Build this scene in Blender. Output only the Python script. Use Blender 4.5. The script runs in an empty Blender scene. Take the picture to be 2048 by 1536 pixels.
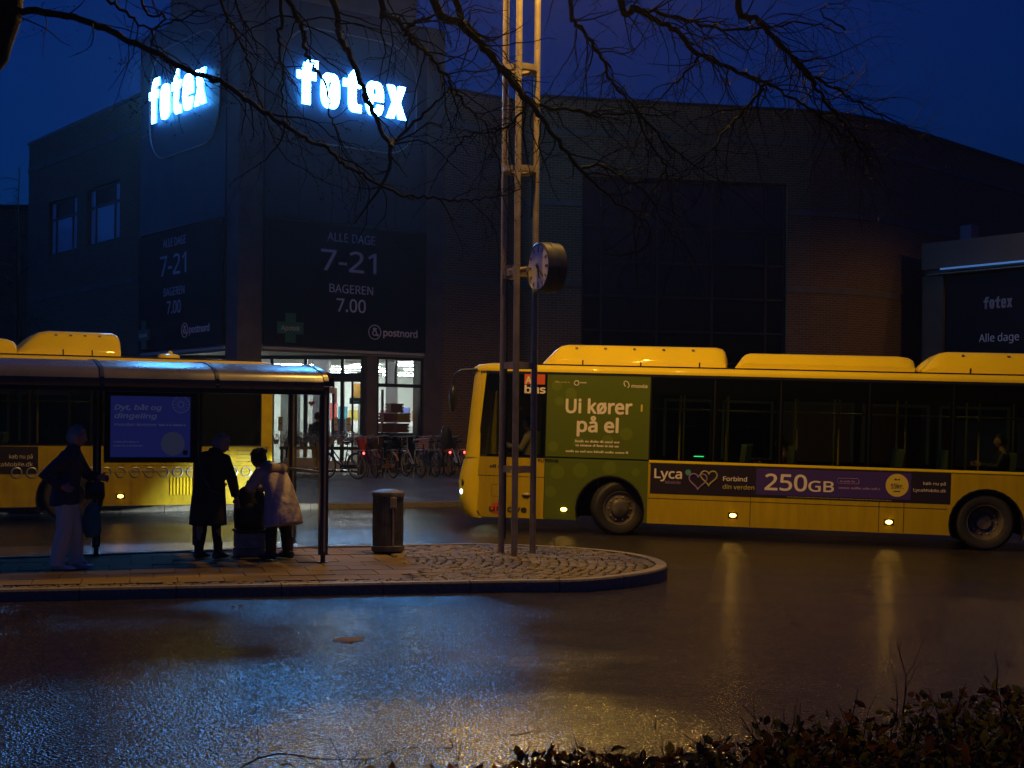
import bpy, math, random
from mathutils import Matrix, Vector
R = random.Random(7)
PI = math.pi
S = bpy.context.scene
COL = S.collection

# ------------------------------------------------------------------ camera
FPX = 2850.0; RHO = 0.0095; EYE = 1.8
cam_d = bpy.data.cameras.new("camera"); cam = bpy.data.objects.new("camera", cam_d); COL.objects.link(cam)
cam.location = (0, 0, EYE); cam.rotation_euler = (PI/2, -RHO, 0)
cam_d.sensor_fit = 'HORIZONTAL'; cam_d.sensor_width = 36.0; cam_d.lens = 36.0*FPX/2048.0
cam_d.shift_y = 87.0/2048.0; cam_d.clip_start = 0.1; cam_d.clip_end = 600
S.camera = cam

# ------------------------------------------------------------------ sky, exposure
world = bpy.data.worlds.new("World"); S.world = world; world.use_nodes = True
wn = world.node_tree; wn.nodes.clear()
w_out = wn.nodes.new("ShaderNodeOutputWorld"); w_bg = wn.nodes.new("ShaderNodeBackground")
w_sky = wn.nodes.new("ShaderNodeTexSky"); w_sky.sky_type = 'NISHITA'; w_sky.sun_disc = False
w_sky.sun_elevation = math.radians(-2.0); w_sky.sun_rotation = math.radians(265); w_sky.ozone_density = 4.0
w_mul = wn.nodes.new("ShaderNodeMixRGB"); w_mul.blend_type = 'MULTIPLY'; w_mul.inputs[0].default_value = 1.0
w_mul.inputs[2].default_value = (0.02, 0.44, 1.0, 1)
w_bg.inputs[1].default_value = 0.75
wn.links.new(w_sky.outputs[0], w_mul.inputs[1]); wn.links.new(w_mul.outputs[0], w_bg.inputs[0]); wn.links.new(w_bg.outputs[0], w_out.inputs[0])
S.view_settings.view_transform = 'Standard'; S.view_settings.look = 'None'
S.view_settings.exposure = 0.0; S.view_settings.gamma = 1.0; S.view_settings.use_curve_mapping = False
LAMP_W = 1030.0          # each of the mast's three sodium lamps
SODIUM = (1.0, 0.54, 0.09)
S.cycles.use_denoising = True
S.cycles.max_bounces = 8; S.cycles.transparent_max_bounces = 24
S.cycles.caustics_reflective = False; S.cycles.caustics_refractive = False
S.cycles.sample_clamp_indirect = 4.0

# ------------------------------------------------------------------ helpers
def px(u, v, Y):                     # a point seen in the photograph at depth Y
    a = (u-1024)/FPX; b = (855-v)/FPX; c, s = math.cos(RHO), math.sin(RHO)
    return Vector(((a*c-b*s)*Y, Y, EYE+(a*s+b*c)*Y))

WM = {}
class MB:
    def __init__(s): s.v = []; s.f = []
    def add(s, vs, fs, M=None):
        b = len(s.v)
        s.v += [(M @ Vector(p)) if M is not None else Vector(p) for p in vs]
        s.f += [tuple(b+i for i in f) for f in fs]; return s
    def box(s, x0, x1, y0, y1, z0, z1, M=None):
        vs = [(x0,y0,z0),(x1,y0,z0),(x1,y1,z0),(x0,y1,z0),(x0,y0,z1),(x1,y0,z1),(x1,y1,z1),(x0,y1,z1)]
        return s.add(vs, [(0,3,2,1),(4,5,6,7),(0,1,5,4),(1,2,6,5),(2,3,7,6),(3,0,4,7)], M)
    def slab(s, poly, z0, z1, M=None):       # poly in xy, counter-clockwise
        n = len(poly); vs = [(p[0],p[1],z0) for p in poly]+[(p[0],p[1],z1) for p in poly]
        return s.add(vs, [tuple(range(n-1,-1,-1)), tuple(range(n,2*n))]+[(i,(i+1)%n,n+(i+1)%n,n+i) for i in range(n)], M)
    def prism(s, poly, y0, y1, M=None):      # poly in xz, counter-clockwise seen from -y
        n = len(poly); vs = [(p[0],y0,p[1]) for p in poly]+[(p[0],y1,p[1]) for p in poly]
        return s.add(vs, [tuple(range(n)), tuple(range(2*n-1,n-1,-1))]+[((i+1)%n,i,n+i,n+(i+1)%n) for i in range(n)], M)
    def loft(s, rings, M=None, caps=True, closed=True):
        n = len(rings[0]); vs = [p for r in rings for p in r]; fs = []
        for k in range(len(rings)-1):
            for i in range(n if closed else n-1):
                j = (i+1) % n
                fs.append((k*n+i, k*n+j, (k+1)*n+j, (k+1)*n+i))
        if caps and closed: fs += [tuple(range(n-1,-1,-1)), tuple((len(rings)-1)*n+i for i in range(n))]
        return s.add(vs, fs, M)
    def tube(s, pts, rad, n=8, M=None, caps=True, flat=1.0):
        pts = [Vector(p) for p in pts]; rad = rad if isinstance(rad, (list, tuple)) else [rad]*len(pts)
        rings = []; up = None
        for i, p in enumerate(pts):
            d = (pts[min(i+1,len(pts)-1)]-pts[max(i-1,0)])
            d = d.normalized() if d.length > 1e-9 else Vector((0,0,1))
            if up is None:
                up = Vector((0,0,1)) if abs(d.z) < .9 else Vector((1,0,0))
            a = up - d*up.dot(d)
            if a.length < 1e-6: a = d.orthogonal()
            a.normalize(); b = d.cross(a); up = a
            rings.append([p + a*(rad[i]*math.cos(2*PI*k/n)) + b*(rad[i]*flat*math.sin(2*PI*k/n)) for k in range(n)])
        return s.loft(rings, M, caps)
    def lathe(s, prof, n=24, M=None, caps=False):   # profile (radius, height) turned about z
        rings = [[(r*math.cos(2*PI*k/n), r*math.sin(2*PI*k/n), h) for k in range(n)] for r, h in prof]
        return s.loft(rings, M, caps)
    def ell(s, c, r, n=16, m=10, M=None, fn=None):
        vs = [(0,0,-1)]; fs = []
        for j in range(1, m):
            t = PI*j/m
            vs += [(math.sin(t)*math.cos(2*PI*i/n), math.sin(t)*math.sin(2*PI*i/n), -math.cos(t)) for i in range(n)]
        vs.append((0,0,1))
        for i in range(n):
            fs.append((0, 1+(i+1)%n, 1+i))
            for j in range(m-2):
                a = 1+j*n
                fs.append((a+i, a+(i+1)%n, a+n+(i+1)%n, a+n+i))
            a = 1+(m-2)*n
            fs.append((a+i, a+(i+1)%n, len(vs)-1))
        if fn: vs = [fn(Vector(p)) for p in vs]
        return s.add([(c[0]+p[0]*r[0], c[1]+p[1]*r[1], c[2]+p[2]*r[2]) for p in vs], fs, M)
    def mesh(s, name, inv=None, smooth=None, uv=True):
        me = bpy.data.meshes.new(name)
        vs = [inv @ p for p in s.v] if inv is not None else s.v
        me.from_pydata([tuple(p) for p in vs], [], s.f); me.update()
        if uv and len(s.f) < 20000:
            ul = me.uv_layers.new(name="UVMap").data
            for p in me.polygons:
                nrm = p.normal
                for li in p.loop_indices:
                    q = s.v[me.loops[li].vertex_index]
                    if abs(nrm.z) > .7: ul[li].uv = (q.x, q.y)
                    else:
                        L = math.hypot(nrm.x, nrm.y) or 1
                        ul[li].uv = (q.x*(-nrm.y/L)+q.y*(nrm.x/L), q.z)
        if smooth:
            me.shade_smooth(); me.set_sharp_from_angle(angle=math.radians(smooth))
        return me
    def build(s, name, m, parent=None, smooth=None, bevel=0, uv=True, **props):
        W = WM[parent.name] if parent is not None else Matrix()
        me = s.mesh(name, W.inverted() if parent is not None else None, smooth, uv)
        if m: me.materials.append(m)
        o = bpy.data.objects.new(name, me); COL.objects.link(o)
        if parent is not None: o.parent = parent
        WM[o.name] = W
        if bevel:
            md = o.modifiers.new("bevel", 'BEVEL'); md.width = bevel; md.segments = 2; md.limit_method = 'ANGLE'
        for k, v in props.items(): o[k] = v
        return o
    def build_at(s, name, m, W, smooth=None, bevel=0, **props):   # a top-level mesh with its own origin
        me = s.mesh(name, W.inverted(), smooth); me.materials.append(m)
        o = bpy.data.objects.new(name, me); COL.objects.link(o); o.matrix_basis = W; WM[o.name] = W
        if bevel:
            md = o.modifiers.new("bevel", 'BEVEL'); md.width = bevel; md.segments = 2; md.limit_method = 'ANGLE'
        for k, v in props.items(): o[k] = v
        return o

def thing(name, label, cat, W, group=None):
    o = bpy.data.objects.new(name, None); COL.objects.link(o); o.empty_display_size = .2
    if isinstance(W, (tuple, list, Vector)): W = Matrix.Translation(Vector(W))
    o.matrix_basis = W; WM[o.name] = W
    o['label'] = label; o['category'] = cat
    if group: o['group'] = group
    return o
def piece(name, me, parent, W):            # an object that shares a mesh, placed by world matrix
    o = bpy.data.objects.new(name, me); COL.objects.link(o); o.parent = parent
    o.matrix_basis = WM[parent.name].inverted() @ W; WM[o.name] = W
    return o
def copy_tree(o, parent=None):
    c = o.copy(); COL.objects.link(c)
    if parent is not None: c.parent = parent
    for ch in o.children: copy_tree(ch, c)
    return c
def frame(origin, yaw): return Matrix.Translation(Vector(origin)) @ Matrix.Rotation(yaw, 4, 'Z')
FONTS = {}
def font():
    if 'f' not in FONTS:
        FONTS['f'] = None
        try: FONTS['f'] = bpy.data.fonts.load(bpy.utils.system_resource('DATAFILES', path='fonts')+"/NotoSansHebrew-Regular.woff2")
        except Exception: pass
    return FONTS['f']
def text(body, size, W, x, y, z, m, parent, align='LEFT', xs=1.0, bold=0.0, ext=0.003, shear=0.0, width=None, name='lettering'):
    c = bpy.data.curves.new(name, 'FONT'); c.body = body; c.size = size; c.align_x = align; c.extrude = ext; c.shear = shear
    c.resolution_u = 4
    if font(): c.font = font()
    tmp = bpy.data.objects.new("tmp", c); me = bpy.data.meshes.new_from_object(tmp); bpy.data.objects.remove(tmp); bpy.data.curves.remove(c)
    if bold:                                     # heavier strokes: the outline repeated a stroke's width to each side
        me0 = me; vs = []; fs = []
        for q_, (dx, dy) in enumerate(((0,0),(1,0),(-1,0),(0,1),(0,-1),(.7,.7),(-.7,-.7),(.7,-.7),(-.7,.7))):
            b0 = len(vs); vs += [(v.co.x+dx*bold*size, v.co.y+dy*bold*size, v.co.z+q_*.00012) for v in me0.vertices]; fs += [tuple(b0+i for i in p.vertices) for p in me0.polygons]
        me = bpy.data.meshes.new(name); me.from_pydata(vs, [], fs); bpy.data.meshes.remove(me0)
    me.name = name; me.materials.clear(); me.materials.append(m)
    if width:
        xv = [v.co.x for v in me.vertices]; xs = width/max(max(xv)-min(xv), 1e-3)
    o = bpy.data.objects.new(name, me); COL.objects.link(o)
    o.parent = parent
    Wt = W @ Matrix.Translation((x, y, z)) @ Matrix.Rotation(PI/2, 4, 'X') @ Matrix.Diagonal((xs, 1, 1, 1))
    o.matrix_basis = WM[parent.name].inverted() @ Wt; WM[o.name] = Wt
    return o

def smallprint(W, x0, x1, y, z, h, m, parent):   # print too small to read: word-length strokes of uneven height
    b = MB(); x = x0; rr = random.Random(int(x0*1000+z*777))
    while x < x1-.5*h:
        n_ = rr.randint(2,8)
        for k in range(n_):
            w_ = h*rr.uniform(.28,.5)
            if x+w_ > x1: break
            hh = h*rr.choice((.62,.62,.62,.66,.95)); b.box(x,x+w_,y-.001,y+.001,z,z+hh,W); x += w_+h*.12
        x += h*.45
    return b.build("small_print", m, parent, uv=False, kind="stuff")

# ------------------------------------------------------------------ materials
def mat(name, base=(.5,.5,.5), rough=.5, metal=0, coat=0, spec=.5, noise=None, bump=None, emit=None, estr=0, trans=0):
    m = bpy.data.materials.new(name); m.use_nodes = True; nt = m.node_tree; b = nt.nodes["Principled BSDF"]
    b.inputs["Base Color"].default_value = (*base, 1); b.inputs["Roughness"].default_value = rough
    b.inputs["Metallic"].default_value = metal; b.inputs["Coat Weight"].default_value = coat; b.inputs["Coat Roughness"].default_value = .045
    b.inputs["Specular IOR Level"].default_value = spec
    tc = None
    if noise or bump:
        tc = nt.nodes.new("ShaderNodeTexCoord")
    if noise:                                   # (scale, darker factor, roughness swing)
        n = nt.nodes.new("ShaderNodeTexNoise"); n.inputs["Scale"].default_value = noise[0]; n.inputs["Detail"].default_value = 6
        nt.links.new(tc.outputs["Object"], n.inputs["Vector"])
        r = nt.nodes.new("ShaderNodeValToRGB"); r.color_ramp.elements[0].position = .35; r.color_ramp.elements[1].position = .68
        r.color_ramp.elements[0].color = (*[c*noise[1] for c in base], 1); r.color_ramp.elements[1].color = (*base, 1)
        nt.links.new(n.outputs["Fac"], r.inputs[0]); nt.links.new(r.outputs[0], b.inputs["Base Color"])
        if len(noise) > 2:
            mr = nt.nodes.new("ShaderNodeMapRange"); mr.inputs[1].default_value = .3; mr.inputs[2].default_value = .7
            mr.inputs[3].default_value = max(.02, rough-noise[2]); mr.inputs[4].default_value = min(1, rough+noise[2])
            nt.links.new(n.outputs["Fac"], mr.inputs[0]); nt.links.new(mr.outputs[0], b.inputs["Roughness"])
    if bump:                                    # (scale, strength, distance)
        n2 = nt.nodes.new("ShaderNodeTexNoise"); n2.inputs["Scale"].default_value = bump[0]; n2.inputs["Detail"].default_value = 5
        nt.links.new(tc.outputs["Object"], n2.inputs["Vector"])
        bp = nt.nodes.new("ShaderNodeBump"); bp.inputs["Strength"].default_value = bump[1]; bp.inputs["Distance"].default_value = bump[2]
        nt.links.new(n2.outputs["Fac"], bp.inputs["Height"]); nt.links.new(bp.outputs[0], b.inputs["Normal"])
    if emit:
        b.inputs["Emission Color"].default_value = (*emit, 1); b.inputs["Emission Strength"].default_value = estr
    return m
def streaks(m, base, k):                       # rain-washed grime running down a panel
    nt = m.node_tree; b = nt.nodes["Principled BSDF"]; tc = nt.nodes.new("ShaderNodeTexCoord"); mp = nt.nodes.new("ShaderNodeMapping"); mp.inputs["Scale"].default_value = (5.5, 1, .7)
    n = nt.nodes.new("ShaderNodeTexNoise"); n.inputs["Scale"].default_value = 1.6; n.inputs["Detail"].default_value = 9; n.inputs["Roughness"].default_value = .65
    r = nt.nodes.new("ShaderNodeValToRGB"); r.color_ramp.elements[0].position = .36; r.color_ramp.elements[1].position = .66
    r.color_ramp.elements[0].color = (*[c*k for c in base], 1); r.color_ramp.elements[1].color = (*base, 1)
    nt.links.new(tc.outputs["Object"], mp.inputs[0]); nt.links.new(mp.outputs[0], n.inputs["Vector"]); nt.links.new(n.outputs["Fac"], r.inputs[0]); nt.links.new(r.outputs[0], b.inputs["Base Color"])
def glass(name, tint=(.8,.85,.9), refl=1.0, rough=.02, film=0.0):
    m = bpy.data.materials.new(name); m.use_nodes = True; nt = m.node_tree; nt.nodes.clear()
    out = nt.nodes.new("ShaderNodeOutputMaterial"); tr = nt.nodes.new("ShaderNodeBsdfTransparent"); gl = nt.nodes.new("ShaderNodeBsdfGlossy")
    tr.inputs[0].default_value = (*tint, 1); gl.inputs["Roughness"].default_value = rough; gl.inputs[0].default_value = (refl, refl, refl, 1)
    fr = nt.nodes.new("ShaderNodeFresnel"); fr.inputs[0].default_value = 1.45; ge = nt.nodes.new("ShaderNodeNewGeometry")
    iv = nt.nodes.new("ShaderNodeMath"); iv.operation = 'SUBTRACT'; iv.inputs[0].default_value = 1.0; nt.links.new(ge.outputs["Backfacing"], iv.inputs[1])
    ml = nt.nodes.new("ShaderNodeMath"); ml.operation = 'MULTIPLY'; nt.links.new(fr.outputs[0], ml.inputs[0]); nt.links.new(iv.outputs[0], ml.inputs[1])
    mx = nt.nodes.new("ShaderNodeMixShader"); nt.links.new(ml.outputs[0], mx.inputs[0]); nt.links.new(tr.outputs[0], mx.inputs[1]); nt.links.new(gl.outputs[0], mx.inputs[2])
    last = mx
    if film:                                     # thin uneven dirt on the pane
        df = nt.nodes.new("ShaderNodeBsdfDiffuse"); df.inputs[0].default_value = (.35,.35,.33,1)
        tc = nt.nodes.new("ShaderNodeTexCoord"); no = nt.nodes.new("ShaderNodeTexNoise"); no.inputs["Scale"].default_value = 5; no.inputs["Detail"].default_value = 8
        nt.links.new(tc.outputs["Object"], no.inputs["Vector"])
        mr = nt.nodes.new("ShaderNodeMapRange"); mr.inputs[1].default_value = .3; mr.inputs[2].default_value = .75; mr.inputs[3].default_value = film*.3; mr.inputs[4].default_value = film*1.6
        nt.links.new(no.outputs["Fac"], mr.inputs[0])
        m2 = nt.nodes.new("ShaderNodeMixShader"); nt.links.new(mr.outputs[0], m2.inputs[0]); nt.links.new(mx.outputs[0], m2.inputs[1]); nt.links.new(df.outputs[0], m2.inputs[2]); last = m2
    nt.links.new(last.outputs[0], out.inputs[0]); return m
def brick(name, c1, c2, mortar):
    m = bpy.data.materials.new(name); m.use_nodes = True; nt = m.node_tree; b = nt.nodes["Principled BSDF"]
    uv = nt.nodes.new("ShaderNodeUVMap"); bt = nt.nodes.new("ShaderNodeTexBrick")
    bt.inputs["Scale"].default_value = 1.0; bt.inputs["Brick Width"].default_value = .24; bt.inputs["Row Height"].default_value = .077
    bt.inputs["Mortar Size"].default_value = .011; bt.inputs["Mortar Smooth"].default_value = .1; bt.inputs["Bias"].default_value = -.1
    bt.inputs["Color1"].default_value = (*c1, 1); bt.inputs["Color2"].default_value = (*c2, 1); bt.inputs["Mortar"].default_value = (*mortar, 1)
    nt.links.new(uv.outputs[0], bt.inputs["Vector"])
    no = nt.nodes.new("ShaderNodeTexNoise"); no.inputs["Scale"].default_value = .7; no.inputs["Detail"].default_value = 8; nt.links.new(uv.outputs[0], no.inputs["Vector"])
    mx = nt.nodes.new("ShaderNodeMixRGB"); mx.blend_type = 'MULTIPLY'; mx.inputs[0].default_value = .25
    nt.links.new(bt.outputs["Color"], mx.inputs[1]); nt.links.new(no.outputs["Fac"], mx.inputs[2]); nt.links.new(mx.outputs[0], b.inputs["Base Color"])
    bp = nt.nodes.new("ShaderNodeBump"); bp.inputs["Strength"].default_value = .6; bp.inputs["Distance"].default_value = -.01
    nt.links.new(bt.outputs["Fac"], bp.inputs["Height"]); nt.links.new(bp.outputs[0], b.inputs["Normal"]); b.inputs["Roughness"].default_value = .75
    return m
def asphalt():
    m = bpy.data.materials.new("wet asphalt"); m.use_nodes = True; nt = m.node_tree; b = nt.nodes["Principled BSDF"]; L = nt.links
    tc = nt.nodes.new("ShaderNodeTexCoord")
    def noise(sc, det, ro=.6, stretch=None):
        n = nt.nodes.new("ShaderNodeTexNoise"); n.inputs["Scale"].default_value = sc; n.inputs["Detail"].default_value = det; n.inputs["Roughness"].default_value = ro
        if stretch:
            mp = nt.nodes.new("ShaderNodeMapping"); mp.inputs["Scale"].default_value = stretch; L.new(tc.outputs["Object"], mp.inputs[0]); L.new(mp.outputs[0], n.inputs["Vector"])
        else: L.new(tc.outputs["Object"], n.inputs["Vector"])
        return n
    big = noise(.35, 5, .6, (.7, 1.6, 1)); fine = noise(75, 3); grit = nt.nodes.new("ShaderNodeTexVoronoi"); grit.inputs["Scale"].default_value = 48
    L.new(tc.outputs["Object"], grit.inputs["Vector"])
    cr = nt.nodes.new("ShaderNodeValToRGB"); cr.color_ramp.elements[0].position = .3; cr.color_ramp.elements[1].position = .75
    cr.color_ramp.elements[0].color = (.008,.0075,.007,1); cr.color_ramp.elements[1].color = (.022,.019,.017,1)
    L.new(fine.outputs["Fac"], cr.inputs[0])
    hue = nt.nodes.new("ShaderNodeSeparateColor"); L.new(grit.outputs["Color"], hue.inputs[0])
    st_ = nt.nodes.new("ShaderNodeValToRGB"); st_.color_ramp.elements[0].position = .45; st_.color_ramp.elements[1].position = .95
    st_.color_ramp.elements[0].color = (0,0,0,1); st_.color_ramp.elements[1].color = (.055,.048,.042,1)
    L.new(hue.outputs[0], st_.inputs[0]); ad = nt.nodes.new("ShaderNodeMixRGB"); ad.blend_type = 'ADD'; ad.inputs[0].default_value = 1.0
    L.new(cr.outputs[0], ad.inputs[1]); L.new(st_.outputs[0], ad.inputs[2]); dk = nt.nodes.new("ShaderNodeMixRGB"); dk.inputs[2].default_value = (.004,.004,.003,1); L.new(ad.outputs[0], dk.inputs[1]); L.new(dk.outputs[0], b.inputs["Base Color"])
    rr = nt.nodes.new("ShaderNodeMapRange"); rr.inputs[1].default_value = .36; rr.inputs[2].default_value = .62; rr.inputs[3].default_value = .12; rr.inputs[4].default_value = .19
    L.new(big.outputs["Fac"], rr.inputs[0])
    # hairline cracks and old joints, dry and dark
    wn_ = noise(1.1, 6, .7); sc_ = nt.nodes.new("ShaderNodeVectorMath"); sc_.operation = 'SCALE'; sc_.inputs["Scale"].default_value = .55; L.new(wn_.outputs["Color"], sc_.inputs[0])
    av = nt.nodes.new("ShaderNodeVectorMath"); L.new(tc.outputs["Object"], av.inputs[0]); L.new(sc_.outputs[0], av.inputs[1])
    vo = nt.nodes.new("ShaderNodeTexVoronoi"); vo.feature = 'DISTANCE_TO_EDGE'; vo.inputs["Scale"].default_value = .27; L.new(av.outputs[0], vo.inputs["Vector"])
    ck_ = nt.nodes.new("ShaderNodeMapRange"); ck_.inputs[1].default_value = .001; ck_.inputs[2].default_value = .006; ck_.inputs[3].default_value = 1; ck_.inputs[4].default_value = 0; L.new(vo.outputs["Distance"], ck_.inputs[0])
    br = noise(2.3, 4); bm2 = nt.nodes.new("ShaderNodeMapRange"); bm2.inputs[1].default_value = .46; bm2.inputs[2].default_value = .60; L.new(br.outputs["Fac"], bm2.inputs[0])
    cm = nt.nodes.new("ShaderNodeMath"); cm.operation = 'MULTIPLY'; L.new(ck_.outputs[0], cm.inputs[0]); L.new(bm2.outputs[0], cm.inputs[1]); L.new(cm.outputs[0], dk.inputs[0])
    rm = nt.nodes.new("ShaderNodeMapRange"); rm.inputs[3].default_value = .45; rm.inputs[4].default_value = .06; L.new(cm.outputs[0], rm.inputs[0]); L.new(rm.outputs[0], b.inputs["Specular IOR Level"])
    L.new(rr.outputs[0], b.inputs["Roughness"])
    wet = nt.nodes.new("ShaderNodeMapRange"); wet.inputs[1].default_value = .36; wet.inputs[2].default_value = .60; wet.inputs[3].default_value = .8; wet.inputs[4].default_value = 1.0
    L.new(big.outputs["Fac"], wet.inputs[0])
    hs = nt.nodes.new("ShaderNodeMath"); hs.operation = 'MULTIPLY'; L.new(grit.outputs["Distance"], hs.inputs[0]); L.new(wet.outputs[0], hs.inputs[1])
    bp = nt.nodes.new("ShaderNodeBump"); bp.inputs["Strength"].default_value = .82; bp.inputs["Distance"].default_value = .008
    L.new(hs.outputs[0], bp.inputs["Height"])
    und = noise(1.3, 3); bp2 = nt.nodes.new("ShaderNodeBump"); bp2.inputs["Strength"].default_value = .25; bp2.inputs["Distance"].default_value = .012
    L.new(und.outputs["Fac"], bp2.inputs["Height"]); L.new(bp.outputs[0], bp2.inputs["Normal"]); L.new(bp2.outputs[0], b.inputs["Normal"])
    b.inputs["Specular IOR Level"].default_value = .45
    return m

M_asph = asphalt()
M_plaza = mat("damp plaza paving", (.17,.12,.085), .5, spec=.3, noise=(1.2,.6,.12), bump=(30,.3,.01))
M_kerb = mat("granite kerb", (.25,.22,.17), .6, spec=.25, noise=(30,.6,.1), bump=(120,.4,.004))
M_slab = mat("concrete slab", (.165,.12,.062), .75, spec=.2, noise=(3,.7,.1), bump=(90,.35,.004))
M_slab2 = mat("darker concrete slab", (.14,.10,.052), .75, spec=.2, noise=(4,.7,.1), bump=(90,.35,.004))
M_cob = [mat("granite cobble %s" % n, c, .6, spec=.25, noise=(14,.6,.12), bump=(60,.5,.006)) for n, c in (("grey",(.17,.14,.10)),("tan",(.20,.155,.10)),("dark",(.12,.10,.075)))]
M_soil = mat("joint soil", (.05,.045,.03), .9, noise=(8,.5))
M_moss = mat("moss", (.06,.075,.02), .9)
M_brick = brick("brown brick", (.24,.125,.05), (.17,.09,.04), (.33,.25,.15))
M_band = mat("concrete band", (.21,.175,.135), .7, noise=(2,.7))
M_clad = mat("dark blue cladding", (.028,.036,.075), .42, noise=(.8,.75,.08))
M_pier = mat("brown rendered pier", (.16,.12,.11), .6, noise=(2,.7))
M_navy = mat("navy banner", (.006,.006,.016), .6, spec=.2)
M_white = mat("white print", (.80,.78,.80), .6)
M_dimwhite = mat("grey print", (.78,.78,.82), .6)
M_black = mat("black trim", (.012,.012,.013), .35)
M_blackm = mat("matt black", (.015,.015,.016), .7)
M_frame = mat("dark window frame", (.05,.05,.06), .4, metal=.5)
M_palepane = mat("pane paled for sky reflection", (.66,.68,.78), .3, coat=.5)  # pale base colour stands in for sky reflected in the panes
M_pane = mat("dark window pane", (.010,.011,.018), .06, spec=.8)
M_shopglass = glass("shop glass", (.92,.95,.95), .9)
M_clear = glass("shelter glass", (.86,.88,.88), 1.0, .015, film=.10)
M_busglass = glass("tinted bus glass", (.62,.66,.58), .9)
M_bigglass = glass("bus windscreen", (.55,.58,.58), 1.0)
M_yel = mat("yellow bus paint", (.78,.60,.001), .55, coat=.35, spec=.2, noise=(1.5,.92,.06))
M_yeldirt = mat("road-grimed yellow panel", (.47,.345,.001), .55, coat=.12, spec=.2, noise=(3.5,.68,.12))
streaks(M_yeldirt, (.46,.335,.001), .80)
M_green = mat("green vinyl", (.085,.12,.006), .5, spec=.2)
M_green2 = mat("lighter green vinyl", (.115,.155,.010), .5, spec=.2)
M_wprint = mat("cream vinyl letters", (.72,.66,.55), .5)
M_purple = mat("purple vinyl", (.055,.03,.19), .4)
M_dkvinyl = mat("near black vinyl", (.018,.012,.02), .4)
M_lilac = mat("lilac vinyl", (.28,.18,.42), .4)
M_olive = mat("olive vinyl", (.40,.36,.10), .4)
M_red = mat("orange red vinyl", (.60,.10,.02), .4)
M_teal = mat("teal vinyl", (.08,.28,.26), .4)
M_ring = mat("silver blue ring", (.36,.42,.45), .35, metal=.4)
M_tyre = mat("tyre rubber", (.018,.017,.016), .65, bump=(60,.4,.004))
M_rim = mat("steel rim", (.17,.15,.12), .42, metal=.35, noise=(8,.6,.1))
M_amber = mat("amber marker lens", (.9,.5,.1), .3, emit=(1.0,.52,.07), estr=15)
M_headl = mat("headlamp lens", (.9,.9,.9), .1, emit=(.75,.9,1.0), estr=4)
M_redl = mat("red lamp lens", (.6,.02,.02), .3, emit=(1.0,.06,.05), estr=9)
M_steel = mat("galvanised steel", (.37,.31,.21), .38, metal=.1, noise=(6,.7,.1))
M_post = mat("dark blue powder coat", (.022,.026,.05), .28, coat=.3)
M_roofm = mat("shelter roof metal", (.12,.12,.15), .29, metal=.5, noise=(2,.85,.05))
M_bark = mat("wet bark", (.008,.006,.005), .75, spec=.12, noise=(14,.5), bump=(40,.7,.01))
M_twig = mat("twig bark", (.009,.0065,.005), .75, spec=.12)
M_sign = mat("lit letter face", (.9,.95,1), .4, emit=(.09,.42,1.0), estr=95)
M_signside = mat("letter return", (.6,.7,.8), .4, emit=(.05,.36,1.0), estr=12)  # sides and backs made to glow, imitating the blue halo round the letters
M_tubeline = mat("thin metal outline", (.16,.15,.19), .4, metal=.3)
M_inwall = mat("white shop wall", (.72,.74,.70), .7)
M_infloor = mat("shop floor", (.35,.34,.32), .3)
M_inceil = mat("shop ceiling", (.30,.32,.30), .8)
M_tl = mat("fluorescent tube", (1,1,1), .4, emit=(.94,1.0,.95), estr=120)
M_skin = mat("skin", (.42,.25,.18), .5)
M_wet_soffit = mat("soffit panel", (.30,.29,.27), .5)
# ------------------------------------------------------------------ ground
def road_z(X): X = min(X, 25); return -.01*(math.sqrt(X*X+.4)+X)
def setting(o, label=None):
    o['kind'] = 'structure'
    if label: o['label'] = label
    return o
b = MB(); xs = [-120,-40,-12,-6,-3,-2,-1,-.5,0,.5,1,2,3,6,12,20,25,120]
vs = []; fs = []
for i, X in enumerate(xs):
    vs += [(X,-12,road_z(X)), (X,130,road_z(X))]
    if i: fs.append((2*i-2, 2*i, 2*i+1, 2*i-1))
b.add(vs, fs); setting(b.build("road", M_asph, smooth=60))

def catmull(P, n):
    P = [Vector(p) for p in P]; out = []
    for i in range(len(P)-1):
        a = P[max(i-1,0)]; p = P[i]; q = P[i+1]; d = P[min(i+2,len(P)-1)]
        for k in range(n):
            t = k/n
            out.append(.5*((2*p)+(q-a)*t+(2*a-5*p+4*q-d)*t*t+(3*p-a-3*q+d)*t**3))
    return out+[P[-1]]
def resample(P, step):
    out = [P[0].copy()]; acc = 0
    for i in range(1, len(P)):
        a = P[i-1]; q = P[i]; L = (q-a).length
        while acc+L >= step:
            t = (step-acc)/L; a = a.lerp(q, t); out.append(a.copy()); L = (q-a).length; acc = 0
        acc += L
    return out
def inside(p, poly):
    c = False; n = len(poly)
    for i in range(n):
        a = poly[i]; q = poly[(i+1)%n]
        if (a[1] > p[1]) != (q[1] > p[1]) and p[0] < (q[0]-a[0])*(p[1]-a[1])/(q[1]-a[1])+a[0]: c = not c
    return c

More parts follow.
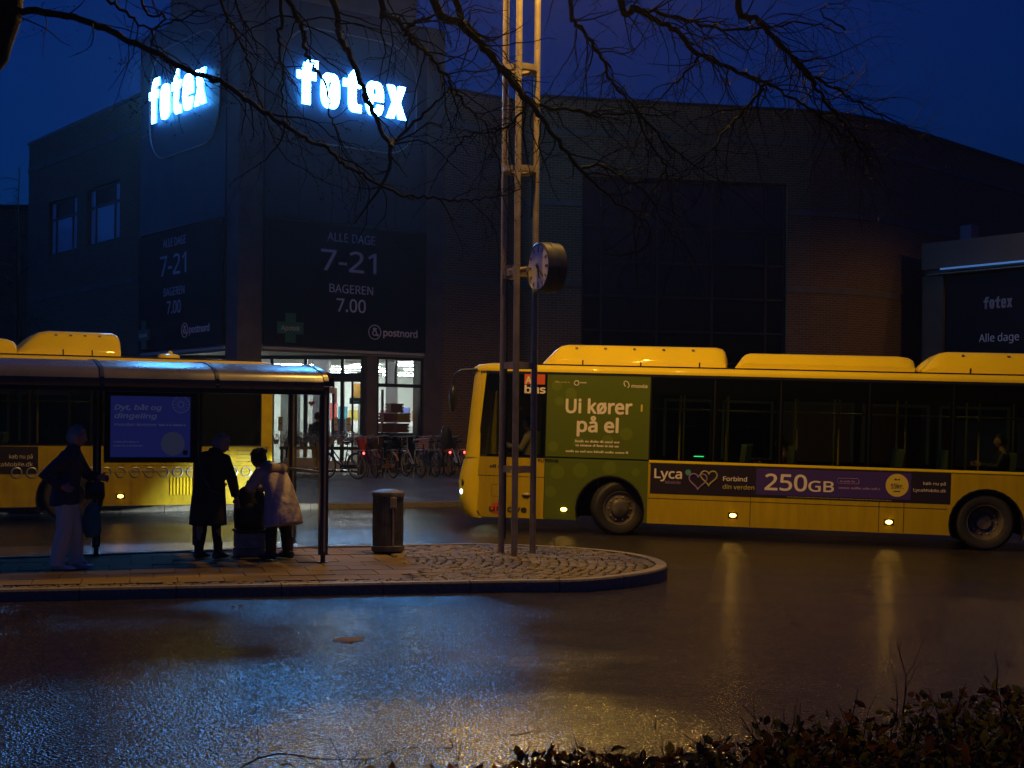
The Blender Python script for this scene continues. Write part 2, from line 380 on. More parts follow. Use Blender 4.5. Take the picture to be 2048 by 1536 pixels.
edge = catmull([(-14,11.9),(-9,13.25),(-5.12,14.3),(-3.49,14.75),(-2.5,14.99),(-1.56,15.24),(-.1,15.6),(.78,15.82),(1.42,16.45),(1.80,17.1),(1.95,17.75),(1.90,18.5),(1.66,19.25),(1.22,19.85),(.56,20.32),(-.2,20.55),(-.75,20.58),(-1.4,20.35),(-2.93,19.85),(-4.7,18.85),(-6.3,17.95),(-9.5,16.3),(-14,14.4)], 12)
edge = [Vector((p[0],p[1])) for p in edge]
def offset(P, d):
    out = []
    for i, p in enumerate(P):
        t = (P[min(i+1,len(P)-1)]-P[max(i-1,0)]).normalized(); out.append(p+Vector((-t.y,t.x))*d)
    return out
inner = offset(edge, .15)
isl = thing("traffic_island", "", "island", (0,17,0)); del isl['label']; del isl['category']; isl['kind'] = 'structure'
b = MB(); b.slab([tuple(p) for p in offset(edge, .02)], -.3, .1); base = b.build("joint_bed", M_soil, isl)
# kerb stones, each about a metre long
dense = resample(edge, .04); i = 0; kn = 0
while i < len(dense)-6:
    L = R.choice((24,25,26,27)); a = dense[i:i+L+1]
    if len(a) > 4:
        rings = []
        for k, p in enumerate(a):
            j = i+k; t = (dense[min(j+1,len(dense)-1)]-dense[max(j-1,0)]).normalized(); n = Vector((-t.y,t.x))
            q = p
            if k == 0: q = p+t*.007
            if k == len(a)-1: q = p-t*.007
            o_ = q; m_ = q+n*.145
            rings.append([(o_.x,o_.y,-.35),(o_.x-n.x*.0,o_.y,.100),(o_.x+n.x*.012,o_.y+n.y*.012,.121),(m_.x,m_.y,.121),(m_.x,m_.y,-.35)])
        b = MB(); b.loft(rings); b.build("kerb_stone", M_kerb, isl, smooth=25)
    i += L
# paving slabs and cobbles
ya = math.atan2(.26,1); ca, sa = math.cos(ya), math.sin(ya)
def isl_pt(x, y): return (-5.12+x*ca-y*sa, 14.3+x*sa+y*ca)     # x along the near kerb, y away from it
inn = [tuple(p) for p in offset(edge, .17)]
def right_of(p): return (p[0]-(-1.42+(19.7-p[1])*.19)) > 0
slab_me = []
for m_ in (M_slab, M_slab2, M_slab):
    b = MB(); b.box(-.245,.245,-.245,.245,-.05,0)
    me = b.mesh("slab"); me.materials.append(m_); slab_me.append(me)
slabs = []
for r in range(0, 12):
    for k in range(-6, 12):
        x = k*.5 + (.25 if r % 2 else 0); y = .5+.25+r*.5
        cs = [isl_pt(x+dx, y+dy) for dx, dy in ((-.25,-.25),(.25,-.25),(.25,.25),(-.25,.25))]
        if all(inside(p, inn) for p in cs) and not any(right_of(p) for p in cs):
            c_ = isl_pt(x, y); slabs.append((x, y))
            W = Matrix.Translation((c_[0], c_[1], .112+R.uniform(-.003,.004))) @ Matrix.Rotation(ya+R.uniform(-.006,.006), 4, 'Z') @ Matrix.Rotation(R.uniform(-.006,.006), 4, 'X') @ Matrix.Rotation(R.uniform(-.006,.006), 4, 'Y')
            piece("slab", R.choice(slab_me), isl, W)
sset = set((round(x*4), round(y*4)) for x, y in slabs)
def on_slab(p):
    dx, dy = p[0]+5.12, p[1]-14.3; x = dx*ca+dy*sa; y = -dx*sa+dy*ca
    for sx, sy in slabs:
        if abs(x-sx) < .27 and abs(y-sy) < .27: return True
    return False
cob_me = []
for q in range(6):
    b = MB(); w, d = .053+R.uniform(-.006,.004), .052+R.uniform(-.006,.004)
    j = lambda: R.uniform(-.006,.006)
    lo = [(-w+j(),-d+j(),-.06),(w+j(),-d+j(),-.06),(w+j(),d+j(),-.06),(-w+j(),d+j(),-.06)]
    mi = [(p[0],p[1],-.012) for p in lo]; hi = [(p[0]*.72,p[1]*.72,0+j()*.4) for p in lo]
    b.loft([lo, mi, hi], caps=True); me = b.mesh("cobble", smooth=50); me.materials.append(M_cob[q % 3]); cob_me.append(me)
spots = []
for k in range(0, 62):                           # two courses beside the near kerb
    for r in range(2):
        p = isl_pt(-2.2+k*.122+r*.06, .23+r*.122); spots.append((p[0],p[1],ya))
for k in range(200):
    r = 1.0+k*.118
    for q in range(140):
        a = -1.45+q*.118/r
        if a > 1.5: break
        p = (-3.4+r*math.cos(a), 17.9+r*math.sin(a)); spots.append((p[0]+R.uniform(-.008,.008), p[1]+R.uniform(-.008,.008), a))
good = []
inn2 = [tuple(p) for p in offset(edge, .2)]
for s_ in spots:
    if s_[0] < -7.2 or not inside(s_, inn2) or on_slab(s_): continue
    dx, dy = s_[0]+5.12, s_[1]-14.3
    y = -dx*sa+dy*ca
    if y > .42 and not right_of((s_[0]+.35, s_[1])): continue
    if any(abs(s_[0]-g[0]) < .085 and abs(s_[1]-g[1]) < .085 for g in good[-260:]): continue
    good.append(s_)
good.sort(key=lambda s_: s_[1])
rest = MB()
for n_, s_ in enumerate(good):
    W = Matrix.Translation((s_[0], s_[1], .119+R.uniform(-.008,.006))) @ Matrix.Rotation(s_[2]+R.uniform(-.07,.07), 4, 'Z') @ Matrix.Rotation(R.uniform(-.06,.06), 4, 'X') @ Matrix.Rotation(R.uniform(-.06,.06), 4, 'Y')
    me = R.choice(cob_me)
    if n_ < 300: piece("cobble", me, isl, W)
    else: rest.add([v.co for v in me.vertices], [tuple(p.vertices) for p in me.polygons], W)
o = rest.build("far_cobbles", M_cob[0], isl, smooth=50); o['kind'] = 'stuff'; o.data.materials.append(M_cob[1]); o.data.materials.append(M_cob[2])
for i, p in enumerate(o.data.polygons): p.material_index = (i//9*7 % 11) % 3
gr = MB()                                         # moss and weeds in the joints
for s_ in R.sample(good, 330):
    for k in range(4):
        x, y = s_[0]+.06+R.uniform(-.02,.02), s_[1]+.06+R.uniform(-.02,.02); h = R.uniform(.008,.028); a = R.uniform(0,PI)
        gr.add([(x-.012*math.cos(a),y-.012*math.sin(a),.10),(x+.012*math.cos(a),y+.012*math.sin(a),.10),(x+R.uniform(-.02,.02),y+R.uniform(-.02,.02),.115+h)], [(0,1,2)])
o = gr.build("joint_weeds", M_moss, isl); o['kind'] = 'stuff'

# plaza beyond the road, rising gently to the shop front
kl = [Vector(p) for p in ((-34,16.5),(-12,27.2),(-5.7,30.15),(-4.1,30.75),(-1.38,32.2),(1.2,33.6),(3.5,34.6),(30,36.8),(60,40))]
pz = setting(thing("plaza", "", "", (0,40,0)), None)
for k_ in ('label','category'): del pz[k_]
k2 = offset(kl, .14); k3 = offset(kl, 4.6)
b = MB(); n = len(kl)
b.add([(p.x,p.y,.118) for p in k2]+[(p.x,p.y,.47) for p in k3]+[(p.x*1.6,130,.47) for p in k3], [(i,i+1,n+i+1,n+i) for i in range(n-1)]+[(n+i,n+i+1,2*n+i+1,2*n+i) for i in range(n-1)])
b.build("paving", M_plaza, pz)
kd = resample(kl, .05); i = 0
while i < len(kd)-4:
    L = R.choice((18,20,22)); a = kd[i:i+L+1]
    if len(a) > 2 and -16 < a[0].x < 8:
        rings = []
        for k in (0, len(a)//2, len(a)-1):
            j = i+k; t = (kd[min(j+1,len(kd)-1)]-kd[max(j-1,0)]).normalized(); nn = Vector((-t.y,t.x)); q = kd[j]+t*(.006 if k == 0 else -.006 if k == len(a)-1 else 0)
            rings.append([(q.x,q.y,-.6),(q.x,q.y,.10),(q.x+nn.x*.02,q.y+nn.y*.02,.122),(q.x+nn.x*.15,q.y+nn.y*.15,.122),(q.x+nn.x*.15,q.y+nn.y*.15,-.6)])
        b = MB(); b.loft(rings); b.build("kerb_stone", M_kerb, pz, smooth=25)
    i += L
b = MB()
for sgn in (0, 1):
    for i in range(n-1):
        if sgn and kl[i].x < -16 or not sgn and kl[i].x >= 8:
            pass
b.add([(8,34.95,-.6),(60,40,-1),(60,40,.118),(8,34.95,.118)], [(0,1,2,3)]); b.build("kerb_face", M_kerb, pz)

# small valve cover in the carriageway
vc = thing("valve_cover", "small rusty round valve cover flush in the wet road", "valve cover", (-1.36,12.0,0))
b = MB(); b.lathe([(0,.006),(.105,.006),(.112,.003),(.112,-.02)], 28, Matrix.Translation((-1.36,12,0))); b.build("lid", mat("rusty iron", (.10,.055,.03), .75, noise=(20,.6)), vc, smooth=30)
b = MB(); b.lathe([(.118,-.02),(.118,.004),(.135,.004),(.14,-.02)], 28, Matrix.Translation((-1.36,12,0))); b.build("rim", mat("worn iron ring", (.06,.05,.045), .6), vc, smooth=30)

# ------------------------------------------------------------------ the corner tower
CX = Vector((-7.34, 38.0, 0)); Y1 = math.atan2(.609,.793); Y2 = math.atan2(-.793,.609)
F1 = frame(CX, Y1); F2 = frame(CX, Y2)           # F1: x along the right face; F2: x = -distance along the left face; y into the building
tw = thing("corner_tower", "dark clad corner tower over the lit shop entrance", "building", CX)
b = MB(); b.box(.05,6.6,.05,6.55,3.99,13.48, F1); b.build("core", M_clad, tw)
b = MB(); b.box(.1,5.68,.1,4.72,13.48,19, F1); b.build("upper_block", M_pier, tw)
b = MB(); b.box(0,.72,0,.74,0,13.5,F1); b.build("corner_pier", M_pier, tw, bevel=.02)
b = MB(); b.box(6.0,6.66,0,.6,0,13.5,F1); b.build("end_pier", M_pier, tw, bevel=.02)
b = MB(); b.box(-6.62,-6.45,0,.4,0,13.5,F2); b.build("end_pier", M_pier, tw, bevel=.02)
b = MB(); b.box(.05,6.62,.05,6.6,3.80,3.99,F1); b.build("soffit", M_wet_soffit, tw)
b = MB(); b.box(.74,5.98,-.03,.08,3.86,3.93,F1); b.box(-6.4,-.76,-.03,.08,3.86,3.93,F2); b.build("soffit_edge", mat("white metal edge", (.6,.6,.6), .35), tw)
b = MB(); b.box(4.06,4.4,.0,.34,0,3.8,F1); b.build("column", M_pier, tw, bevel=.02)
b = MB(); b.box(-6.45,-4.3,.05,.35,0,3.8,F2); b.build("ground_wall", M_pier, tw)
pm = []
for (x0, x1, Fm, sg) in ((.74,5.98,F1,1),(-6.43,-.76,F2,1)):
    nc = 5; w = (x1-x0)/nc
    key = round(w,3)
    for (z0, z1) in ((7.46,10.45),(10.46,13.45)):
        bb = MB(); bb.box(.006,w-.006,-.03,.05,.006,z1-z0-.006); me = bb.mesh("cladding_panel"); me.materials.append(M_clad)
        for c_ in range(nc): piece("cladding_panel", me, tw, Fm @ Matrix.Translation((x0+c_*w,0,z0)))

# interior of the shop
def st(s_, t_, z): return (CX.x+s_*.7931-t_*.6091, CX.y+s_*.6091+t_*.7931, z)
fl = MB(); fl.add([st(.3,.3,.475),st(24,.3,.475),st(24,16.2,.475),st(.3,16.2,.475)], [(0,1,2,3)]); fl.build("shop_floor", M_infloor, tw)
fl = MB(); fl.add([st(.8,5.2,3.98),st(.8,16.2,3.98),st(24,16.2,3.98),st(24,.8,3.98),st(6.7,.8,3.98),st(6.7,5.2,3.98)], [(0,1,2,3,4,5)]); fl.build("shop_ceiling", M_inceil, tw)
fl = MB(); fl.add([st(24,.3,.4),st(24,16.2,.4),st(24,16.2,4),st(24,.3,4)], [(0,1,2,3)]); fl.add([st(.3,16.1,.4),st(24,16.1,.4),st(24,16.1,4),st(.3,16.1,4)], [(0,1,2,3)])
fl.add([st(.4,4.4,.4),st(.4,16.2,.4),st(.4,16.2,4),st(.4,4.4,4)], [(0,1,2,3)]); fl.build("shop_wall", M_inwall, tw)
tb = MB(); tb.box(-.62,.62,-.035,.035,-.04,0); tme = tb.mesh("ceiling_tube"); tme.materials.append(M_tl)
for i in range(4):
    for j in range(6):
        s_, t_ = 1.6+j*2.5, 5.8+i*2.7
        q = Vector(st(s_, t_, 3.90)); piece("ceiling_tube", tme, tw, Matrix.Translation(q))
for s_, t_ in ((2.0,3.4),(3.4,2.0),(5.3,1.9)):
    q = Vector(st(s_, t_, 3.79)); piece("ceiling_tube", tme, tw, Matrix.Translation(q) @ Matrix.Diagonal((.4,.6,.6,1)))
def inbox(name, px0, px1, py0, py1, D, dep, m, root=tw):     # a box standing inside, sized from the view
    p0 = px(px0, py1, D); p1 = px(px1, py0, D); q = MB(); q.box(p0.x,p1.x,D,D+dep,p0.z,p1.z); return q.build(name, m, root)
M_col = mat("lilac white column", (.62,.58,.66), .6)
inbox("inner_column", 624, 658, 690, 945, 43.2, .45, M_col)
inbox("inner_column", 770, 795, 690, 945, 44.6, .35, M_col)
inbox("partition", 560, 600, 770, 945, 43.0, .1, M_inwall)
inbox("partition", 715, 735, 800, 945, 43.5, .1, M_inwall)
for k in range(9):
    c_ = [(.45,.06,.05),(.05,.22,.30),(.55,.40,.08),(.10,.30,.12),(.5,.45,.4),(.35,.12,.25),(.6,.55,.5),(.08,.1,.3),(.5,.2,.05)][k]
    x = 655+k*21; inbox("shelf_goods", x, x+17, 806+(k*7)%20, 842, 52+(k%3), .4, mat("goods %d" % k, c_, .5))
inbox("shelf", 640, 850, 842, 850, 51.8, .6, M_white); inbox("shelf", 640, 850, 872, 878, 51.8, .6, M_white)
inbox("menu_board", 706, 735, 767, 800, 47, .1, mat("orange poster", (.55,.28,.06), .5))
inbox("poster", 664, 674, 776, 806, 46, .05, mat("pink poster", (.6,.18,.2), .5))
inbox("counter", 662, 690, 838, 880, 44.5, .6, mat("dark blue counter", (.03,.04,.08), .5))
inbox("counter", 706, 735, 866, 930, 44.5, .6, mat("light counter", (.5,.52,.5), .5))

# glazed entrance across the cut corner
Lp = Vector(st(.15,4.2,0)); Rp = Vector(st(4.06,.17,0)); dv = Rp-Lp; FC = frame(Lp, math.atan2(dv.y,dv.x)); LW = dv.length
b = MB()
b.box(0,LW,-.06,.06,3.06,3.32,FC); b.box(0,LW,-.05,.05,3.70,3.80,FC); b.box(0,LW,-.05,.05,.47,.53,FC)
for x in (.05,1.45,2.9,3.9,4.98,LW-.05): b.box(x-.05,x+.05,-.05,.05,.53,3.06,FC); b.box(x-.045,x+.045,-.045,.045,3.32,3.70,FC)
for x in (4.72,5.28): b.box(x-.025,x+.025,-.03,.03,.53,3.06,FC)
b.build("shopfront_frame", M_frame, tw)
for x0, x1 in ((.1,1.4),(1.5,2.85),(2.95,3.85),(3.95,4.695),(4.745,4.93),(5.03,5.255),(5.305,LW-.1)):
    b = MB(); b.box(x0,x1,-.006,.006,.53,3.06,FC); b.build("door_pane" if x1 > 3.9 else "pane", M_shopglass, tw)
for x0, x1 in ((.1,1.4),(1.5,2.85),(2.95,3.85),(3.95,4.93),(5.03,LW-.1)):
    b = MB(); b.box(x0,x1,-.006,.006,3.32,3.70,FC); b.build("transom_pane", M_shopglass, tw)
b = MB(); b.box(4.4,6.0,.06,.16,2.93,3.03,F1); b.box(4.4,6.0,.06,.16,3.72,3.80,F1); b.box(4.4,6.0,.06,.16,.47,.55,F1); b.box(4.4,6.0,.06,.16,1.5,1.56,F1)
for x in (4.44,5.95): b.box(x-.04,x+.04,.06,.16,.47,3.8,F1)
for x in (5.28,5.6): b.box(x-.025,x+.025,.9,.95,2.95,3.8,F1); b.box(x-.03,x+.03,1.6,1.66,.5,2.9,F1)
b.build("shopfront_frame", M_frame, tw)
for z0, z1 in ((1.56,2.93),(3.03,3.72)):
    b = MB(); b.box(4.48,5.91,.1,.112,z0,z1,F1); b.build("pane", M_shopglass, tw)
b = MB(); b.box(4.48,5.91,.09,.12,.55,1.5,F1); b.build("dark_panel", M_pane, tw)
# crates stacked behind the right-hand pane
for k, (x, z, c_) in enumerate(((4.85,1.62,(.16,.07,.04)),(5.35,1.62,(.20,.09,.05)),(4.9,1.92,(.22,.06,.05)),(5.4,1.92,(.45,.33,.04)),(5.15,2.2,(.20,.09,.05)))):
    t = thing("crate", ["dark brown crate at the lower left of the stack behind the shop pane","lighter brown crate at the lower right of the stack behind the shop pane","reddish crate in the middle left of the stack behind the shop pane","yellow crate in the middle right of the stack behind the shop pane","brown crate on top of the stack behind the shop pane"][k], "crate", F1 @ Matrix.Translation((x,.45,z)), "crates stacked inside the shop window")
    W = WM[t.name]; q = MB(); mm = mat("crate %d" % k, c_, .6)
    q.box(0,.44,0,.3,0,.03,W)
    for z_ in (.03,.12,.21): q.box(0,.44,0,.015,z_,z_+.06,W); q.box(0,.44,.285,.3,z_,z_+.06,W); q.box(0,.015,.015,.285,z_,z_+.06,W); q.box(.425,.44,.015,.285,z_,z_+.06,W)
    q.build("slats", mm, t)
    q = MB(); q.box(.03,.41,.03,.27,.03,.24,W); q.build("contents", mm, t)
q = MB(); q.box(4.6,5.9,.4,.9,.48,1.61,F1); q.build("inner_bench", M_blackm, tw)

# ------------------------------------------------------------------ brick wings
def wall(parent, P0, P1, z0, z1, th, m, name="brick_wall"):
    P0 = Vector((P0[0],P0[1],0)); P1 = Vector((P1[0],P1[1],0)); d = P1-P0; Fm = frame(P0, math.atan2(d.y,d.x)); q = MB(); q.box(0,d.length,0,th,z0,z1,Fm); return q.build(name, m, parent), Fm, d.length
rw = thing("brick_wing", "long brown brick store wing with a large dark gridded window", "building", (5,46,0))
A0 = CX+Vector((.7931,.6091,0))*6.66; A1 = CX+Vector((.7931,.6091,0))*9.54; B1 = Vector((.76,43.0,0)); C1 = Vector((9.3,44.694,0))
plan = [A0, A1, B1, C1, Vector((10.6,45.15,0)), Vector((11.8,45.95,0)), Vector((19.13,53.5,0)), Vector((34,69,0))]
ZT = 11.75
for i in range(len(plan)-1):
    if i == 2: continue
    wall(rw, plan[i], plan[i+1], -.5, ZT, .35, M_brick)
d = (C1-B1); FW = frame(B1, math.atan2(d.y,d.x)); LC = d.length; wx0, wx1, wz0, wz1 = 1.33, 7.93, .9, 9.48
for (x0,x1,z0,z1) in ((0,wx0,-.5,ZT),(wx1,LC,-.5,ZT),(wx0,wx1,wz1,ZT),(wx0,wx1,-.5,wz0)):
    b = MB(); b.box(x0,x1,0,.35,z0,z1,FW); b.build("brick_wall", M_brick, rw)
for zc in (6.2, 8.62, 10.78):
    for i in range(len(plan)-1):
        dd = plan[i+1]-plan[i]; Fm = frame(plan[i], math.atan2(dd.y,dd.x)); L_ = dd.length
        for x0, x1 in (((0,wx0-.003),(wx1+.003,L_)) if i == 2 and zc < 9.4 else ((0,L_),)):
            b = MB(); b.box(x0,x1,-.03,.02,zc-.09,zc+.09,Fm); b.build("string_course", M_band, rw)
b = MB()
for i in range(len(plan)-1):
    dd = plan[i+1]-plan[i]; Fm = frame(plan[i], math.atan2(dd.y,dd.x)); b.box(0,dd.length,-.06,.4,ZT+.002,ZT+.10,Fm)
b.build("coping", M_frame, rw)
b = MB(); b.slab([(A0.x,A0.y+.3),(A1.x,A1.y+.3),(B1.x,B1.y+.3),(C1.x,C1.y+.3),(11.8,46.3),(34,69),(20,75)], ZT-.4, ZT-.3); b.build("flat_roof", M_blackm, rw)
win = MB(); vx = [wx0+.05,1.98,3.75,5.52,7.28,wx1-.05]; hz = [wz0+.04,1.9,2.95,3.85,4.80,5.86,6.92,7.98,9.44]
for x in vx: win.box(x-.035,x+.035,.08,.2,wz0,wz1,FW)
for z in hz: win.box(wx0,wx1,.085,.195,z-.03,z+.03,FW)
wf = win.build("window_frame", M_frame, rw)
bm_ = {}
for i in range(5):
    for j in range(8):
        w_, h_ = vx[i+1]-vx[i]-.07, hz[j+1]-hz[j]-.06; k_ = (round(w_,2),round(h_,2))
        if k_ not in bm_:
            q = MB(); q.box(0,w_,0,.015,0,h_); me = q.mesh("pane"); me.materials.append(M_pane); bm_[k_] = me
        piece("pane", bm_[k_], wf, FW @ Matrix.Translation((vx[i]+.035,.135,hz[j]+.03)) @ Matrix.Rotation(R.uniform(-.004,.004),4,'Z') @ Matrix.Rotation(R.uniform(-.004,.004),4,'X'))

lw = thing("brick_wing", "brown brick side wing left of the tower with two tall windows", "building", F2 @ Matrix.Translation((-11.5,0,0)))
ops = ((-14.55,-11.85),(-10.95,-8.2)); oz0, oz1 = 7.58, 9.45; xs_ = [-16.6,ops[0][0],ops[0][1],ops[1][0],ops[1][1],-6.63]
for i in range(5):
    if i in (1,3):
        for z0, z1 in ((0,oz0),(oz1,ZT)):
            b = MB(); b.box(xs_[i],xs_[i+1],.02,.4,z0,z1,F2); b.build("brick_wall", M_brick, lw)
    else:
        b = MB(); b.box(xs_[i],xs_[i+1],.02,.4,0,ZT,F2); b.build("brick_wall", M_brick, lw)
b = MB(); b.box(-16.6,-16.25,.4,14,0,ZT,F2); b.build("brick_wall", M_brick, lw)
b = MB(); b.box(-16.65,-6.63,-.03,.45,ZT+.002,ZT+.1,F2); b.build("coping", M_frame, lw)
b = MB(); b.box(-16.2,-6.63,.42,14,ZT-.4,ZT-.3,F2); b.build("flat_roof", M_blackm, lw)
for zc in (6.2,10.82):
    b = MB(); b.box(-16.6,-6.63,-.02,.02,zc-.08,zc+.08,F2); b.build("string_course", M_band, lw)
for x0, x1 in ops:
    q = MB(); w = (x1-x0); xs2 = [x0+.04, x0+w*.2, x0+w*.78, x1-.04]; zz = [oz0+.04, 8.82, oz1-.04]
    for x in xs2: q.box(x-.04,x+.04,.1,.2,oz0,oz1,F2)
    for z in zz: q.box(x0,x1,.105,.195,z-.04,z+.04,F2)
    fr = q.build("window_frame", M_frame, lw)
    for i in range(3):
        for j in range(2):
            p_ = MB(); p_.box(xs2[i]+.04,xs2[i+1]-.04,.14,.155,zz[j]+.04,zz[j+1]-.04,F2); p_.build("pane", M_blackm if (i, j) == (1, 1) else M_palepane, fr)
# lower dark building further left
fb = thing("low_building", "low dark building behind the bare tree at the far left", "building", (-24,58,0))
b = MB(); b.box(-34,-18.6,57,66,0,10.3); b.build("wall", M_brick, fb); b = MB(); b.box(-34.2,-18.4,56.8,66.2,10.3,10.5); b.build("roof", M_blackm, fb)

# annex with the second entrance, right
FA = frame((13.2,46,0), Y2)
an = thing("annex", "low flat entrance annex with a glowing blue strip, far right", "building", FA)
b = MB(); b.box(0,.8,0,5,0,6.78,FA); b.build("corner_pier", mat("ochre brown pier", (.13,.085,.05), .6, noise=(2,.7)), an)
b = MB(); b.box(.8,9,.25,5,0,6.78,FA); b.build("wall", M_pier, an)
b = MB(); b.box(-.02,9,-.02,5,7.0,7.85,FA); b.build("fascia", mat("dull fascia", (.13,.11,.09), .7), an); b = MB(); b.box(0,9,.1,5,6.78,7.0,FA); b.build("lintel", M_black, an)
b = MB(); b.box(.85,9,-.25,-.17,6.93,6.98,FA); b.build("glow_strip", mat("glowing blue strip", (.3,.4,.5), .3, emit=(.10,.28,.75), estr=.35), an)  # thin strip with a faint blue emission
b = MB(); b.box(.3,9,-.2,.05,6.80,6.825,FA); b.build("ledge", M_steel, an)
b = MB(); b.box(.85,1.25,.8,1.2,7.86,8.42,FA); b.build("window_box", mat("bluish window box", (.06,.06,.15), .5), an)  # small box standing in for a bluish window
sg = thing("fascia_sign", "dark shop sign reading Alle dage on the right annex", "sign", FA @ Matrix.Translation((.8,0,0)))
b = MB(); b.box(.82,9,.1,.24,2.2,6.74,FA); b.build("panel", M_navy, sg)
text("Alle dage", .42, FA, 2.06, .097, 4.6, M_dimwhite, sg, width=1.40)
FOTEX_SMALL = (FA, 2.22, .095, 5.62, 1.02, .36, sg)
# ------------------------------------------------------------------ signs on the tower
GL = {
 'f': [[(.25,0),(.63,0),(.63,.57),(.90,.57),(.90,.74),(.63,.74),(.63,.79),(.70,.85),(.98,.85),(.98,1.02),(.55,1.02),(.34,.95),(.25,.80),(.25,.74),(.0,.74),(.0,.57),(.25,.57)]],
 't': [[(.28,.16),(.34,.05),(.48,0),(.92,0),(.92,.17),(.74,.17),(.66,.22),(.66,.57),(.94,.57),(.94,.74),(.66,.74),(.66,1.03),(.56,1.0),(.28,.82),(.28,.74),(.02,.74),(.02,.57),(.28,.57)]],
 'x': [[(.0,0),(.37,0),(.50,.23),(.63,0),(1.0,0),(.70,.39),(.97,.78),(.61,.78),(.50,.57),(.39,.78),(.03,.78),(.30,.39)]]}
def rrect(x0, x1, z0, z1, r, n=6):
    P = []
    for cx, cz, a0 in ((x1-r,z0+r,-PI/2),(x1-r,z1-r,0),(x0+r,z1-r,PI/2),(x0+r,z0+r,PI)):
        P += [(cx+r*math.cos(a0+k*PI/2/n), cz+r*math.sin(a0+k*PI/2/n)) for k in range(n+1)]
    return P
GL['ø'] = [rrect(.04,.94,-.01,.79,.30), rrect(.385,.595,.15,.63,.10)]
eo = rrect(.04,.94,-.01,.79,.30)
GL['e'] = [[(.94,.34)]+[p for p in eo if p[1] > .35 or p[0] < .9 and not (p[0] > .9)]+[(.94,.26),(.62,.26),(.60,.17),(.52,.14),(.42,.16),(.385,.22),(.385,.34)], rrect(.385,.595,.47,.64,.08)]
# the e: right side up over the top, round the bottom, then back along the slit
up = [p for p in eo if p[1] >= .34]; lo = [p for p in eo if p[1] < .34 and not (p[0] > .93 and p[1] > .28)]
GL['e'][0] = [(.94,.34)]+[p for p in rrect(.04,.94,-.01,.79,.30)[7:21]]+[p for p in rrect(.04,.94,-.01,.79,.30)[21:28]]+rrect(.04,.94,-.01,.79,.30)[0:6]+[(.93,.25),(.61,.25),(.59,.17),(.49,.14),(.40,.17),(.385,.34)]
def logo(Fm, x0, y, z0, w, h, m, parent, depth=.05, bevel=.012, nm="letter"):
    cw = w/5.0
    for i, ch in enumerate("føtex"):
        c = bpy.data.curves.new(nm, 'CURVE'); c.dimensions = '2D'; c.fill_mode = 'BOTH'; c.extrude = depth; c.bevel_depth = bevel
        for P in GL[ch]:
            sp = c.splines.new('POLY'); sp.points.add(len(P)-1); sp.use_cyclic_u = True
            for q, p in zip(sp.points, P): q.co = (p[0]*cw*.90, p[1]*h, 0, 1)
        tmp = bpy.data.objects.new("tmp", c); me = bpy.data.meshes.new_from_object(tmp); bpy.data.objects.remove(tmp); bpy.data.curves.remove(c)
        me.name = nm; me.materials.clear(); me.materials.append(m)
        if m is M_sign:
            me.materials.append(M_signside)
            for p_ in me.polygons: p_.material_index = 0 if p_.normal.z > .5 else 1
        o = bpy.data.objects.new(nm, me); COL.objects.link(o); o.parent = parent
        Wt = Fm @ Matrix.Translation((x0+i*cw, y, z0)) @ Matrix.Rotation(PI/2, 4, 'X'); o.matrix_basis = WM[parent.name].inverted() @ Wt; WM[o.name] = Wt
        if ch == 'ø':
            b = MB(); b.prism([((.30)*cw,.07*h),((.42)*cw,.07*h),((.70)*cw,.71*h),((.58)*cw,.71*h)], -depth-.004, depth+.004, Fm @ Matrix.Translation((x0+i*cw,y,z0))); b.build("slash", m, o)
M_dimsign = mat("unlit grey letters", (.30,.29,.34), .5)
logo(FOTEX_SMALL[0], *FOTEX_SMALL[1:6], M_dimsign, FOTEX_SMALL[6], depth=.012, bevel=.002)
def big_sign(label, Fm, bx0, bx1, bz0, bz1, tx0, tx1, tz, th):
    s_ = thing("illuminated_sign", label, "sign", Fm @ Matrix.Translation(((bx0+bx1)/2,0,bz0)), "lit letter signs on the tower")
    P = rrect(bx0, bx1, bz0, bz1, 1.05, 10); b = MB()
    b.tube([Fm @ Vector((p[0],-.10,p[1])) for p in P+[P[0]]], .019, 6, caps=False); b.build("outline_frame", M_tubeline, s_, smooth=60)
    b = MB(); b.prism(rrect(bx0+.03,bx1-.03,bz0+.03,bz1-.03,1.03,10), -.085, -.035, Fm); b.build("back_plate", mat("dark sign plate", (.020,.045,.095), .5), s_)
    logo(Fm, tx0, -.20, tz, tx1-tx0, th, M_sign, s_, depth=.022, bevel=.006)
big_sign("lit blue white letter sign with rounded outline on the right tower face", F1, 1.22, 5.57, 9.6, 12.74, 1.60, 5.20, 10.6, 1.19)
big_sign("lit blue white letter sign with rounded outline on the left tower face", F2, -5.66, -1.0, 9.57, 12.75, -5.42, -1.56, 10.66, 1.25)
def horn(Fm, x, z, r, y, parent, m):            # ring emblem with a small post horn and crown
    b = MB(); b.tube([Fm @ Vector((x+r*math.cos(a*PI/14),y,z+r*math.sin(a*PI/14))) for a in range(29)], r*.07, 5, caps=False)
    b.tube([Fm @ Vector((x-.02*r+r*.33*math.cos(a*PI/8),y,z-.12*r+r*.33*math.sin(a*PI/8))) for a in range(17)], r*.09, 5, caps=False)
    b.tube([Fm @ Vector((x+dx*r,y,z+dz*r)) for dx, dz in ((.22,-.34),(.5,-.5),(.62,-.28))], r*.1, 5)
    b.prism([(x-.26*r,z+.32*r),(x+.26*r,z+.32*r),(x+.34*r,z+.62*r),(x+.14*r,z+.48*r),(x,z+.72*r),(x-.14*r,z+.48*r),(x-.34*r,z+.62*r)], y-.006, y+.006, Fm)
    b.build("emblem", m, parent)
